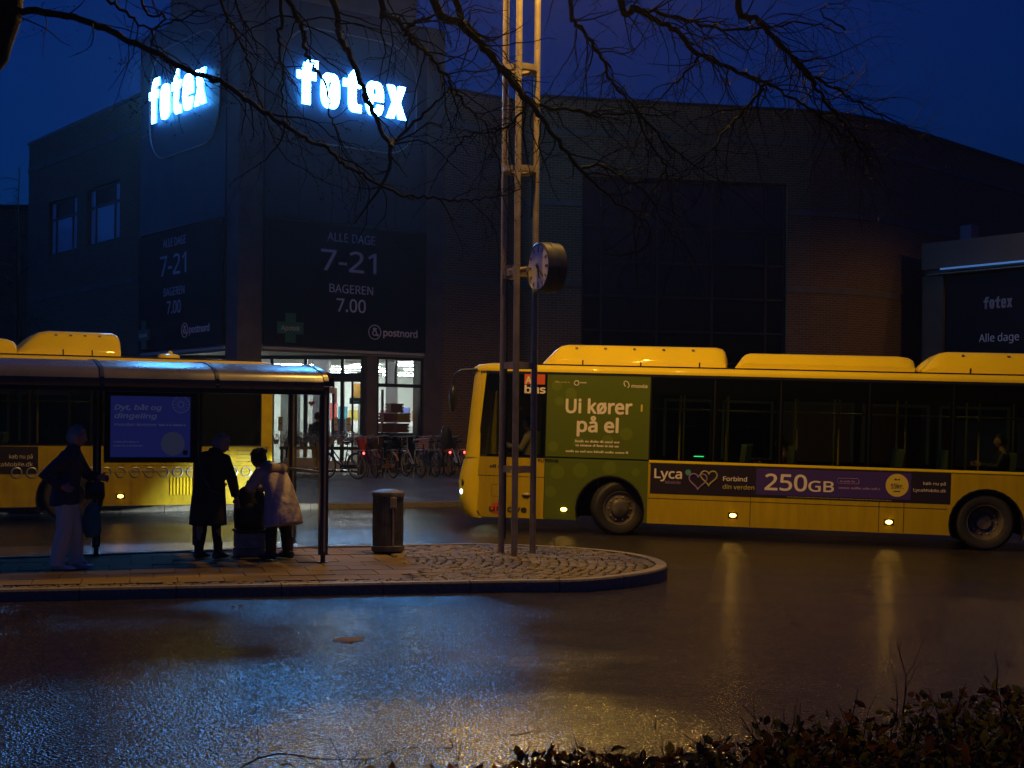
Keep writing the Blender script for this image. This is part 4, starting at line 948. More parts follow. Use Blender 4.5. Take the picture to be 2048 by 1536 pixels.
RB = frame((-.76,24.83,.012), math.radians(-9.50)) @ Matrix.Rotation(math.radians(1.15),4,'Y')
def rb_extras(t, W):
    b = MB(); P = arch_profile(1.335, 3.11, .245, 1.30, [(2.47,.43,.605)]); b.prism(P, -.006, -.002, W); b.build("green_advert", M_green, t)
    b = MB(); b.box(1.335,3.11,-.006,-.002,1.325,2.735,W); g = b.build("green_advert", M_green, t)
    for (x, z, r_) in ((1.55,1.06,.12),(1.95,1.10,.13),(1.44,.72,.10),(2.45,1.16,.12),(1.5,2.55,.09),(1.75,2.42,.10),(1.55,2.28,.08),(2.72,1.75,.11),(2.4,1.62,.10),(1.9,1.58,.09),(2.9,1.1,.07),(1.46,1.5,.09)):
        b = MB(); b.prism([(x+r_*math.cos(a*PI/14), z+r_*math.sin(a*PI/14)) for a in range(28)], -.0085, -.0065, W); b.build("pale_disc", M_green2, g)
    Y_ = -.011
    text("Ui kører", .40, W, 2.225, Y_, 2.09, M_wprint, g, 'CENTER', bold=.026, width=1.15)
    text("på el", .40, W, 2.225, Y_, 1.77, M_wprint, g, 'CENTER', bold=.026, width=.72)
    smallprint(W, 1.845, 2.605, Y_, 1.585, .045, M_wprint, g)
    smallprint(W, 1.855, 2.595, Y_, 1.515, .045, M_wprint, g)
    smallprint(W, 1.685, 2.765, Y_, 1.41, .042, M_wprint, g)
    text("movia", .10, W, 2.78, Y_, 2.545, M_wprint, g, bold=.02, width=.27)
    b = MB()
    b.tube([W @ Vector((2.70+.045*math.cos(a),Y_,2.60+.05*math.sin(a)-.02*math.cos(a))) for a in [k*PI/8 for k in range(-3,12)]], .009, 5); b.build("logo", M_wprint, g)
    b = MB(); b.tube([W @ Vector((1.84+.04*math.cos(k*PI/8),Y_,2.60+.04*math.sin(k*PI/8))) for k in range(17)], .010, 5, caps=False); b.build("logo", M_wprint, g)
    smallprint(W, 1.90, 2.02, Y_, 2.60, .03, M_wprint, g); smallprint(W, 1.47, 1.72, Y_, 2.60, .03, M_olive, g)
    b = MB(); b.box(2.955,2.985,-.0085,-.0065,2.14,2.26,W); b.build("yellow_tab", mat("yellow tab", (.6,.5,.05), .4), g)
    # route block
    b = MB(); b.box(.93,1.29,-.004,.002,2.56,2.735,W); rb_ = b.build("route_block", M_red, t)
    text("A", .20, W, .95, -.008, 2.575, M_wprint, rb_, bold=.03); text("bus", .22, W, .925, -.004, 2.41, M_wprint, rb_, bold=.03, width=.37)
    # front side: flap, handle, badge
    smallprint(W, .36, .70, -.005, 1.10, .06, M_frame, t); text("YUTONG", .075, W, 1.20, -.012, 1.235, M_black, t, bold=.02, width=.36)
    b = MB(); b.prism([(.50+.10*math.cos(k*PI/12),.40+.10*math.sin(k*PI/12)) for k in range(24)], -.005, -.002, W); u = b.build("orange_disc", M_red, t)
    text("umove", .17, W, .36, -.009, .35, M_frame, u, width=.66, bold=.01)
    b = MB(); b.ell((0,0,0), (.075,.03,.03), 12, 8, W @ Matrix.Translation((1.02,-.015,.65))); b.build("door_handle", M_steel, t, smooth=80)
    b = MB()
    for x0, x1, z0, z1 in ((.16,1.33,.952,.964),(1.322,1.334,.26,1.30),(.40,.55,.80,.806),(.40,.55,.60,.606),(.40,.406,.6,.8),(.55,.556,.6,.8),(3.12,8.05,.662,.674),(9.3,11.9,.662,.674),(4.84,4.851,.25,.76),(6.95,6.961,.25,.76),(7.35,7.361,.25,.76),(10.2,10.211,.25,1.28)): b.box(x0,x1,-.0015,.001,z0,z1,W)
    b.build("panel_gap", M_blackm, t)
    b = MB(); b.box(3.12,11.9,-.012,.002,1.275,1.318,W); b.build("waist_rail", M_yel, t, bevel=.003)
    # long advert
    b = MB(); b.box(3.15,8.09,-.006,-.002,.755,1.262,W); a_ = b.build("long_advert", M_dkvinyl, t)
    b = MB(); b.box(4.93,7.46,-.0085,-.0065,.80,1.245,W); b.build("purple_field", M_purple, a_)
    text("Lyca", .27, W, 3.20, Y_, 1.02, M_wprint, a_, bold=.018, width=.47); text("Mobile", .09, W, 3.40, Y_, .925, M_lilac, a_, width=.26)
    def heart(x, z, r_, m_):
        q = MB(); q.tube([W @ Vector((x+r_*16*math.sin(k*PI/16)**3/16, Y_, z+r_*(13*math.cos(k*PI/16)-5*math.cos(2*k*PI/16)-2*math.cos(3*k*PI/16)-math.cos(4*k*PI/16))/16)) for k in range(33)], .013, 5, caps=False); q.build("heart", m_, a_)
    heart(3.96,1.0,.15,M_lilac); heart(4.14,1.06,.14,M_olive)
    b = MB(); b.prism([(3.79+.05*math.cos(k*PI/8),1.13+.05*math.sin(k*PI/8)) for k in range(16)], Y_-.001, Y_+.001, W); b.build("dot", M_teal, a_)
    text("Forbind", .125, W, 4.37, Y_, 1.01, M_wprint, a_, bold=.012, width=.40); text("din verden", .125, W, 4.37, Y_, .875, M_olive, a_, bold=.012, width=.53)
    text("250", .46, W, 5.06, Y_, .885, M_wprint, a_, bold=.014, width=.70); text("GB", .30, W, 5.78, Y_, .885, M_wprint, a_, bold=.014, width=.42)
    b = MB(); P = rrect(6.27,6.62,1.03,1.12,.04); b.tube([W @ Vector((p[0],Y_,p[1])) for p in P+[P[0]]], .005, 4, caps=False); b.build("pill", M_lilac, a_)
    smallprint(W, 6.31, 6.58, Y_, 1.055, .04, M_lilac, a_); smallprint(W, 6.29, 6.97, Y_, .945, .045, M_lilac, a_)
    smallprint(W, 5.45, 7.15, Y_, .773, .016, M_olive, a_)
    b = MB(); b.prism([(7.235+.185*math.cos(k*PI/20),1.035+.19*math.sin(k*PI/20)) for k in range(40)], -.0105, -.0085, W); d_ = b.build("yellow_disc", mat("yellow vinyl disc", (.62,.50,.06), .4), a_)
    text("59kr.", .13, W, 7.235, -.013, .985, M_frame, d_, 'CENTER', width=.2); smallprint(W, 7.19, 7.28, -.013, 1.12, .03, M_frame, d_); smallprint(W, 7.18, 7.29, -.013, .93, .025, M_frame, d_)
    text("køb nu på", .085, W, 8.02, Y_, 1.06, M_wprint, a_, 'RIGHT', width=.36); text("LycaMobile.dk", .085, W, 8.02, Y_, .945, M_wprint, a_, 'RIGHT', width=.52)
    for x, z in ((1.68,.42),(4.56,.43),(7.12,.42),(10.6,.42)): marker(t, W, x, z)
    b = MB(); b.box(3.80,3.98,1.98,2.0,1.36,1.375,W); b.build("green_led", mat("green led", (.1,.8,.3), .4, emit=(.05,1,.30), estr=2.2), t)
    # mirrors on curved arms
    for y in (.06, 2.49):
        sg_ = -1 if y < 1 else 1
        b = MB(); b.tube([(.10,y,2.80),(-.18,y+sg_*.10,2.78),(-.30,y+sg_*.16,2.68),(-.30,y+sg_*.17,2.52)], .022, 8, W); mr_ = b.build("mirror_arm", M_black, t, smooth=60)
        b = MB(); b.ell((0,0,0), (.07,.11,.24), 14, 10, W @ Matrix.Translation((-.30,y+sg_*.17,2.28))); b.build("mirror_head", M_black, mr_, smooth=80)
    for y in (.16, 2.39):
        b = MB(); b.ell((0,0,0), (.05,.10,.07), 14, 8, W @ Matrix.Translation((-.135,y,.66))); hl = b.build("headlamp", M_headl, t, smooth=80)
        b = MB(); b.ell((0,0,0), (.05,.13,.09), 14, 8, W @ Matrix.Translation((-.115,y,.82))); b.build("lamp_housing", M_frame, hl, smooth=80)
        ld = bpy.data.lights.new("headlamp_beam", 'SPOT'); ld.energy = 3600; ld.color = (.85,.95,1.0); ld.spot_size = math.radians(34); ld.spot_blend = .5; ld.shadow_soft_size = .05
        o = bpy.data.objects.new("headlamp_beam", ld); COL.objects.link(o); o.parent = t; Wl = W @ Matrix.Translation((-.24,y,.66)) @ Matrix.Rotation(math.radians(-20),4,'Z') @ Matrix.Rotation(math.radians(90-9),4,'Y'); o.matrix_basis = WM[t.name].inverted() @ Wl
RBS = dict(skirt=.24, waist=1.285, wtop=2.735, cove=2.78, roof=2.91, wheels=(2.47,8.67), steer=math.radians(24),
  panes=[(.18,1.33),(3.12,4.2),(4.2,5.3),(5.3,6.75),(6.75,8.1),(8.1,9.5),(9.5,10.75),(10.75,11.9)], pillars=(1.3,3.12,4.2,5.3,6.75,8.1,9.5,10.75,11.8),
  poles=(2.2,3.6,4.4,5.6,6.3,7.4,8.6,9.4), seats=(4.6,5.4,7.2,8.0,9.0,9.8,10.6),
  pods=[(1.19,4.36,.37,.36,.14,5,.35),(4.52,7.50,.28,.22,.2,0,.30),(7.55,8.9,.29,.3,.1,0,.9),(7.63,11.2,.375,.36,.14,4,.35)], extras={'x': rb_extras})
rbus = bus("moving yellow city bus with a green Ui korer advert panel, at right", RB, RBS)
RB_root = rbus

ly = math.radians(25.6); LB = frame((-4.624-12*math.cos(ly), 27.6-12*math.sin(ly), 0), ly)
def lb_extras(t, W):
    def X(v): return 12+v
    b = MB(); b.box(X(-9.2),X(-4.35),-.006,-.002,.88,1.375,W); a_ = b.build("long_advert", M_dkvinyl, t)
    text("køb nu på", .125, W, X(-4.44), -.011, 1.16, M_wprint, a_, 'RIGHT', width=.40); text("LycaMobile.dk", .125, W, X(-4.44), -.011, 1.02, M_wprint, a_, 'RIGHT', width=.70)
    for k in range(17):
        x = X(-4.72)+k*.262
        if abs(x-X(-3.79)) < .5 and k > 2 and False: continue
        b = MB(); b.tube([W @ Vector((x+.088*math.cos(q*PI/12),-.010,.905+.088*math.sin(q*PI/12))) for q in range(25)], .013, 5, caps=False); b.build("ring_motif", M_ring, t, smooth=60)
    marker(t, W, X(-2.89), .46)
    b = MB()
    for k in range(8): b.box(X(-1.98)+k*.062,X(-1.98)+k*.062+.03,-.02,.002,.48,.80,W)
    b.build("louvre_slats", M_yel, t, bevel=.004)
    b = MB()
    for x0 in (-1.12,-.72):
        for k in range(4): b.box(X(x0),X(x0+.28),-.004,.002,1.30-k*.07,1.31-k*.07,W)
    for x0, x1, z0, z1 in ((-2.70,-.3,1.02,1.026),(-2.70,-2.694,.31,1.02),(-4.4,-.1,.90,.905),(-.24,-.234,.3,2.85),(-1.3,-1.294,.31,1.02),(-.24,-.02,2.02,2.027),(-6,-5,.8,.806)): b.box(X(x0),X(x1),-.0015,.001,z0,z1,W)
    b.build("panel_gap", M_blackm, t)
    b = MB(); b.box(X(-2.68),X(-1.31),-.012,.002,.915,.945,W); b.build("bright_trim", M_steel, t, bevel=.003)
    b = MB(); b.box(X(-.235),X(-.02),-.003,.016,1.385,2.86,W); b.build("rear_pillar", M_yel, t, bevel=.006)
    b = MB(); b.box(X(-2.05),X(-.26),.02,.05,1.40,2.70,W); b.build("blind_panel", mat("dark blind panel", (.035,.03,.022), .5), t)
    b = MB(); b.lathe([(0,.10),(.10,.09),(.20,.06),(.21,.0)], 20, W @ Matrix.Translation((X(-1.91),.55,3.06))); bc = b.build("roof_vent", M_yel, t, smooth=40)
    b = MB(); b.ell((0,0,0), (.05,.05,.04), 10, 8, W @ Matrix.Translation((X(-1.88),.55,3.165))); b.build("cap", M_yel, bc, smooth=80)
LBS = dict(skirt=.285, waist=1.385, wtop=2.72, cove=2.86, roof=3.035, wheels=(2.6,8.21), steer=0,
  panes=[(.18,1.3),(1.3,2.9),(2.9,4.4),(4.4,6.0),(6.0,7.5),(7.5,8.65),(8.65,9.9),(9.9,11.76)], pillars=(1.3,2.9,4.4,6.0,7.5,8.65,9.9,11.7),
  poles=(5.2,6.6,7.7,8.9,9.7), seats=(5.0,6.0,7.0,8.9), pods=[(7.32-3.0,7.30,.30,.3,.28,0,.3),(7.32,9.16,.46,.5,.10,4,.35)], extras={'x': lb_extras})
lbus = bus("stationary yellow city bus standing behind the glass shelter, at left", LB, LBS)
# ------------------------------------------------------------------ people
def hand(b, w, d, s, W, curl=.8, k=1.0):
    w = Vector(w); d = Vector(d).normalized(); s = Vector(s); s = (s-d*s.dot(d)).normalized(); n = d.cross(s)
    for o_ in (-.027,-.009,.009,.027): b.tube([w-d*.01+s*o_*.6*k, w+d*.045*k+s*o_*k, w+d*.088*k+s*o_*k], [.015*k,.0155*k,.012*k], 8, W)
    for o_, l in ((-.030,.060),(-.010,.074),(.010,.080),(.030,.070)):
        p0 = w+d*.082*k+s*o_*k; c1 = d*math.cos(curl*.5)+n*math.sin(curl*.5); c2 = d*math.cos(curl*1.3)+n*math.sin(curl*1.3); c3 = d*math.cos(curl*1.9)+n*math.sin(curl*1.9)
        p1 = p0+c1*l*.45*k; p2 = p1+c2*l*.33*k; p3 = p2+c3*l*.26*k
        b.tube([p0-d*.01, p0, p1, p2, p3], [.009*k,.0095*k,.0085*k,.0078*k,.0065*k], 8, W)
    t0 = w+d*.02*k+s*.028*k; t1 = t0+(d*.6+s*.75+n*.15).normalized()*.036*k; t2 = t1+(d*.85+s*.3+n*.35).normalized()*.030*k
    b.tube([w+d*.01, t0, t1, t2], [.014*k,.0125*k,.0105*k,.008*k], 8, W)
def head_fn(p):
    x, y, z = p
    f_ = max(0, x)
    if z < -.1: y *= 1-.30*min(1,(-.1-z)/.9); x = x*(1-.12*min(1,(-.1-z)/.9))+.05*f_*(-z)
    nose = .26*math.exp(-((y/.16)**2))*math.exp(-(((z+.16)/.16)**2))*(1 if x > .4 else 0)
    brow = .04*math.exp(-(((z-.18)/.10)**2))*f_; eye = -.09*f_*math.exp(-(((abs(y)-.36)/.16)**2))*math.exp(-(((z-.02)/.10)**2))
    chin = .07*f_*math.exp(-(((z+.82)/.18)**2)); lips = .05*f_*math.exp(-((y/.25)**2))*math.exp(-(((z+.50)/.08)**2))
    return Vector((x+nose+brow+eye+chin+lips, y, z))
def loft_ell(b, rings, W, n=28, fold=0.0, seed=0):
    out = []; rr = random.Random(seed); ph = [rr.uniform(0,6.28) for _ in range(3)]
    N = len(rings)
    for i, (c, rx, ry, pitch) in enumerate(rings):
        f_ = fold*(1-i/(N-1))
        Rm = Matrix.Rotation(pitch, 3, 'Y'); q = []
        for k in range(n):
            a = 2*PI*k/n; m_ = 1+f_*(math.sin(5*a+ph[0])+.6*math.sin(8*a+ph[1]+i*.3)+.5*math.sin(3*a+ph[2]))
            q.append(Vector(c)+Rm @ Vector((rx*m_*math.cos(a), ry*m_*math.sin(a), 0)))
        out.append(q)
    b.loft(out, W)
def remesh(o, v, smooth=2):
    md = o.modifiers.new("remesh", 'REMESH'); md.mode = 'VOXEL'; md.voxel_size = v; md.use_smooth_shade = True
    if smooth:
        sm = o.modifiers.new("smooth", 'SMOOTH'); sm.iterations = smooth; sm.factor = .5
def head(b, c, yaw, pitch, W, k=1.0):
    T_ = W @ Matrix.Translation(Vector(c)) @ Matrix.Rotation(yaw,4,'Z') @ Matrix.Rotation(pitch,4,'Y')
    b.ell((0,0,0), (.098*k,.077*k,.118*k), 36, 26, T_, head_fn)
    for sy in (-1,1): b.ell((-.005,sy*.078*k,-.005), (.018*k,.010*k,.030*k), 10, 8, T_)
    return T_
def limb(b, pts, rad, W, n=12): b.tube(pts, rad, n, W)
def hair(T_, m, parent, long_=.0, k=1.0, seed=1):
    rr = random.Random(seed); b = MB()
    def fn(p):
        x, y, z = p
        s_ = 1.0+.035*math.sin(17*math.atan2(y,x)+3*z)+.025*math.sin(29*math.atan2(y,x)-5*z)+.02*rr.uniform(-1,1)
        lowlim = -.35-long_ if x < .25 else .42
        if z < lowlim: z = lowlim+(z-lowlim)*.12; x *= .92; y *= .95
        if x > .45 and z < .5: x = .45+(x-.45)*.2; 
        return Vector((x*s_, y*s_, z*s_))
    b.ell((-.012*k,0,.012*k), (.112*k,.095*k,.128*k), 40, 28, T_, fn)
    o = b.build("hair", m, parent, smooth=70); ruffle(o, LOCK, .022); return o
def eyes(T_, parent, k=1.0):
    b = MB()
    for sy in (-1,1): b.ell((.079*k,sy*.028*k,.003*k), (.010*k,.011*k,.009*k), 10, 8, T_)
    b.build("eyes", mat("eye", (.5,.5,.5), .2), parent, smooth=80)
def shoe(b, a, yaw, W, L=.27, w=.048, h=.075, lift=0):
    T_ = W @ Matrix.Translation(Vector((a[0],a[1],0))) @ Matrix.Rotation(yaw,4,'Z')
    st_ = ((-.075,.7,.95,.0),(-.06,.95,1.05,0),(0,1,1.15,0),(.06,1,.95,0),(.12,1.05,.72,0),(.165,.95,.55,0),(.195,.6,.4,.01))
    b.loft([[(x*L/.27, w*kw*math.cos(t), max(0.001, h*.5*kh+h*.5*kh*math.sin(t))+l_+lift) for t in [2*PI*q/14 for q in range(14)]] for x, kw, kh, l_ in st_], T_)
def person(label, W, J, voxel=.007, group=None, hairm=None, hk=1.0, hlong=0.0, cat="person"):
    t = thing("person", label, cat, W, group)
    b = MB()
    b.tube([J['pelvis'], J['waist'], J['chest'], J['neck']], [.115,.105,.12,.055], 16, W, flat=1.38)
    b.tube([J['neck'], J['headc']], [.055,.048], 12, W)
    for s_ in 'LR':
        limb(b, [J['hip'+s_], J['knee'+s_], J['ank'+s_]], [.088,.058,.040], W); limb(b, [J['ank'+s_], Vector(J['ank'+s_])+Vector((.12,0,-.045))], [.040,.030], W)
        limb(b, [J['chest'], J['sho'+s_], J['elb'+s_], J['wri'+s_]], [.06,.055,.042,.029], W)
        w = Vector(J['wri'+s_]); d = J.get('hd'+s_) or (w-Vector(J['elb'+s_])); hand(b, w, d, J.get('hs'+s_, (1,0,0)), W, J.get('curl',.8))
    T_ = head(b, J['headc'], J.get('hyaw',0), J.get('hpit',0), W, hk)
    o = b.build("body", J.get('skin', M_skin), t, uv=False); remesh(o, voxel, 1)
    if hairm: hair(T_, hairm, t, hlong, hk, int(abs(J['pelvis'][2])*1000))
    eyes(T_, t, hk)
    return t, T_
FOLD = bpy.data.textures.new("cloth_folds", 'CLOUDS'); FOLD.noise_scale = .085; FOLD.noise_depth = 2
LOCK = bpy.data.textures.new("hair_locks", 'CLOUDS'); LOCK.noise_scale = .022; LOCK.noise_depth = 2
def ruffle(o, tex, k):
    md = o.modifiers.new("folds", 'DISPLACE'); md.texture = tex; md.strength = k; md.mid_level = .5; md.texture_coords = 'LOCAL'
def cloth(name, m, t, b, vox=.011, sm=3):
    o = b.build(name, m, t, uv=False); remesh(o, vox, sm); ruffle(o, FOLD, .013); return o
M_ncoat = mat("navy padded jacket", (.022,.026,.055), .6, bump=(26,.5,.02)); M_trous = mat("grey trousers", (.62,.66,.52), .8, bump=(14,.5,.02))
M_blkcoat = mat("black wool coat", (.010,.010,.012), .8, bump=(30,.4,.01)); M_lilcoat = mat("pale mauve parka", (.46,.38,.42), .7, bump=(12,.6,.025))
M_fur = mat("hood fur", (.42,.32,.26), .9, bump=(90,1,.02)); M_ghair = mat("grey blonde hair", (.46,.42,.34), .5, bump=(60,.8,.01)); M_lhair = mat("lilac grey hair", (.45,.38,.42), .5, bump=(60,.8,.01)); M_bhair = mat("black hair", (.010,.009,.010), .4, bump=(60,.8,.01))
M_shoe = mat("white sneaker", (.85,.88,.88), .5); M_boot = mat("black leather boot", (.012,.012,.013), .35); M_tights = mat("black tights", (.010,.010,.011), .7)

W1 = frame((-5.08,16.42,.12), math.radians(6))
J = dict(pelvis=(-.05,0,.86), waist=(-.04,0,1.0), chest=(.0,0,1.22), neck=(.03,0,1.39), headc=(.075,0,1.52), hipL=(-.03,.09,.84), hipR=(-.05,-.09,.84), kneeL=(.04,.10,.46), kneeR=(-.03,-.10,.46), ankL=(.05,.11,.09), ankR=(-.11,-.10,.09),
  shoL=(.02,.18,1.31), shoR=(-.01,-.18,1.31), elbL=(.15,.21,1.08), elbR=(-.24,-.27,1.07), wriL=(.31,.12,1.06), wriR=(-.04,-.235,.955), hdL=(.9,-.2,-.2), hsL=(0,0,1), hdR=(.9,.1,-.25), hsR=(0,0,1), hpit=.12, curl=1.0)
p1, T1 = person("grey haired person in navy jacket and grey trousers, standing at the left shelter post", W1, J, hairm=M_ghair, hlong=.35)
b = MB(); loft_ell(b, [((-.06,0,.74),.165,.205,-.08),((-.06,0,.80),.168,.208,-.06),((-.05,0,.95),.155,.195,0),((-.03,0,1.12),.155,.20,.04),((0,0,1.26),.15,.205,.1),((.015,0,1.34),.105,.15,.12),((.03,0,1.405),.075,.085,.15),((.035,0,1.43),.07,.078,.15)], W1, fold=.02)
b.tube([(.0,.14,1.31),(.02,.18,1.30),(.15,.215,1.08),(.29,.13,1.06)], [.08,.082,.068,.052], 12, W1); b.tube([(0,-.14,1.31),(-.01,-.18,1.30),(-.24,-.275,1.07),(-.06,-.237,.96)], [.08,.085,.07,.052], 12, W1)
cloth("jacket", M_ncoat, p1, b)
b = MB(); loft_ell(b, [((-.05,0,.70),.13,.17,0),((-.05,0,.86),.14,.175,0),((-.045,0,.93),.13,.165,0)], W1)
for k in 'LR': q = [J['hip'+k],J['knee'+k],J['ank'+k]]; b.tube([q[0], Vector(q[1])+Vector((-.01,0,.02)), Vector(q[2])+Vector((-.01,0,.03)), Vector(q[2])+Vector((0,0,-.045))], [.108,.096,.088,.098], 16, W1)
cloth("trousers", M_trous, p1, b)
for k in 'LR':
    b = MB(); shoe(b, J['ank'+k], 0, W1); b.build("shoe", M_shoe, p1, smooth=60)
hb = thing("handbag", "black handbag hanging from the left-hand person's arm", "bag", W1 @ Matrix.Translation((.25,.12,.80)))
BGW = WM[hb.name]
b = MB(); b.loft([[(x*k,y*k2,z) for x, y in ((-.10,-.05),(.10,-.05),(.12,0),(.10,.05),(-.10,.05),(-.12,0))] for z, k, k2 in ((0,.9,.8),(.05,1,1),(.18,.9,.7),(.20,.8,.4))], BGW); b.build("body", M_boot, hb, smooth=50)
b = MB(); b.tube([BGW @ Vector(p) for p in ((-.08,0,.19),(-.03,0,.30),(.03,0,.31),(.07,0,.19))], .010, 6); b.build("strap", M_boot, hb, smooth=60)
tb_ = thing("shopping_bag", "teal cloth shopping bag held beside the grey trousers", "bag", W1 @ Matrix.Translation((.22,.10,.36))); BGW = WM[tb_.name]
b = MB(); b.loft([[(x*k+dx,y*k2,z) for x, y in ((-.09,-.045),(0,-.06),(.09,-.045),(.11,0),(.09,.045),(0,.06),(-.09,.045),(-.11,0))] for z, k, k2, dx in ((0,.55,.8,0),(.06,.95,1,.01),(.2,1,.9,0),(.34,.75,.55,.01),(.40,.35,.3,.02))], BGW); b.build("body", mat("teal cloth", (.02,.17,.18), .8, bump=(18,.6,.02)), tb_, smooth=60)
b = MB(); b.tube([BGW @ Vector(p) for p in ((.0,0,.38),(.03,0,.50),(.06,.01,.62))], .008, 6); b.build("handle", mat("teal strap", (.02,.12,.13), .8), tb_)

W2 = frame((-3.80,17.88,.12), math.radians(66))
J = dict(pelvis=(0,0,.84), waist=(.01,0,.98), chest=(.06,0,1.17), neck=(.13,-.01,1.33), headc=(.20,-.05,1.43), hipL=(0,.09,.83), hipR=(0,-.09,.83), kneeL=(.02,.10,.46), kneeR=(.03,-.10,.46), ankL=(-.03,.11,.09), ankR=(.03,-.13,.09),
  shoL=(.07,.18,1.26), shoR=(.07,-.18,1.26), elbL=(.13,.23,1.0), elbR=(.12,-.26,1.0), wriL=(.32,.12,.93), wriR=(.17,-.30,.76), hdR=(.15,-.05,-1), hsR=(0,1,0), hyaw=-.55, hpit=.45, curl=.6)
p2, T2 = person("lilac grey haired person in long black coat seen from behind in the shelter", W2, J, hairm=M_lhair, hlong=.5)
b = MB(); loft_ell(b, [((-.01,0,.42),.20,.245,0),((-.01,0,.5),.20,.245,0),((0,0,.75),.185,.225,0),((.02,0,.98),.16,.20,.05),((.06,0,1.16),.155,.205,.15),((.09,0,1.26),.125,.18,.25),((.13,0,1.34),.08,.09,.35),((.14,0,1.37),.075,.085,.35)], W2, fold=.025, seed=3)
b.tube([(.07,.13,1.26),(.07,.18,1.25),(.13,.235,1.0),(.30,.13,.93)], [.08,.084,.07,.055], 12, W2); b.tube([(.07,-.13,1.26),(.07,-.18,1.25),(.12,-.265,1.0),(.165,-.295,.78)], [.08,.086,.07,.055], 12, W2)
b.tube([(.02,0,1.30),(-.03,0,1.24),(-.03,0,1.16)], [.09,.075,.03], 12, W2, flat=1.6)
cloth("coat", M_blkcoat, p2, b)
b = MB(); b.tube([W2 @ Vector(p) for p in ((.0,.16,1.31),(-.09,.08,1.20),(-.155,-.03,1.02),(-.14,-.15,.86),(-.02,-.245,.80))], .013, 6, flat=.5); b.build("bag_strap", mat("grey strap", (.09,.085,.10), .5), p2, smooth=60)
b = MB()
for k in 'LR': q = [J['hip'+k],J['knee'+k],J['ank'+k]]; b.tube([q[0],q[1],(q[1][0],q[1][1],.36),q[2]], [.09,.062,.06,.048], 14, W2)
cloth("tights", M_tights, p2, b)
for k in 'LR':
    b = MB(); shoe(b, J['ank'+k], 0, W2, h=.09); a = J['ank'+k]; b.tube([(a[0],a[1],.05),(a[0],a[1],.22)], [.052,.058], 14, W2); b.build("boot", M_boot, p2, smooth=60)

W3 = frame((-2.93,17.97,.12), math.radians(148))
J = dict(pelvis=(-.04,0,.82), waist=(.0,0,.95), chest=(.12,0,1.06), neck=(.24,0,1.16), headc=(.34,.02,1.245), hipL=(-.03,.09,.81), hipR=(-.03,-.09,.81), kneeL=(.03,.10,.44), kneeR=(.0,-.11,.44), ankL=(.02,.12,.09), ankR=(-.04,-.13,.09),
  shoL=(.15,.17,1.10), shoR=(.15,-.17,1.10), elbL=(.27,.22,.90), elbR=(.29,-.2,.90), wriL=(.44,.08,.87), wriR=(.46,-.12,.87), hsL=(0,0,1), hsR=(0,0,1), hpit=.35, curl=1.0)
p3, T3 = person("dark haired person in a pale mauve hooded parka bending over the backpack", W3, J, hairm=M_bhair, hlong=.2)
b = MB(); loft_ell(b, [((-.09,0,.42),.235,.27,.2),((-.085,0,.48),.232,.265,.2),((-.055,0,.68),.20,.24,.2),((-.01,0,.86),.165,.21,.4),((.07,0,1.0),.155,.21,.6),((.14,0,1.10),.13,.19,.8),((.20,0,1.15),.09,.12,.9),((.23,0,1.18),.08,.09,.9)], W3, fold=.035, seed=5)
b.tube([(.14,.12,1.10),(.15,.17,1.09),(.27,.225,.90),(.42,.09,.87)], [.085,.088,.074,.058], 12, W3); b.tube([(.14,-.12,1.10),(.15,-.17,1.09),(.29,-.205,.90),(.44,-.11,.87)], [.085,.088,.074,.058], 12, W3)
cloth("parka", M_lilcoat, p3, b)
b = MB(); b.tube([(.16,.15,1.16),(.06,.13,1.13),(-.01,0,1.10),(.06,-.13,1.13),(.16,-.15,1.16)], [.05,.07,.085,.07,.05], 12, W3); b.ell((.05,0,1.12), (.10,.13,.07), 14, 10, W3); o = cloth("hood", M_fur, p3, b, .012, 1)
b = MB(); b.ell((-.115,0,.07), (.055,.055,.05), 16, 12, T3); b.build("hair_bun", M_bhair, p3, smooth=80)
b = MB(); b.tube([T3 @ Vector(p) for p in ((.07,.085,.01),(.105,.05,.01),(.11,0,.012),(.105,-.05,.01),(.07,-.085,.01))], .004, 6); b.build("spectacles", M_steel, p3)
b = MB()
for k in 'LR': q = [J['hip'+k],J['knee'+k],J['ank'+k]]; b.tube([q[0],q[1],q[2]], [.10,.075,.065], 14, W3)
cloth("trousers", M_tights, p3, b)
for k in 'LR':
    b = MB(); shoe(b, J['ank'+k], 0, W3, h=.09, w=.055); a = J['ank'+k]; b.tube([(a[0],a[1],.05),(a[0],a[1],.24),(a[0],a[1],.27)], [.06,.072,.078], 14, W3); b.build("boot", M_boot, p3, smooth=60)

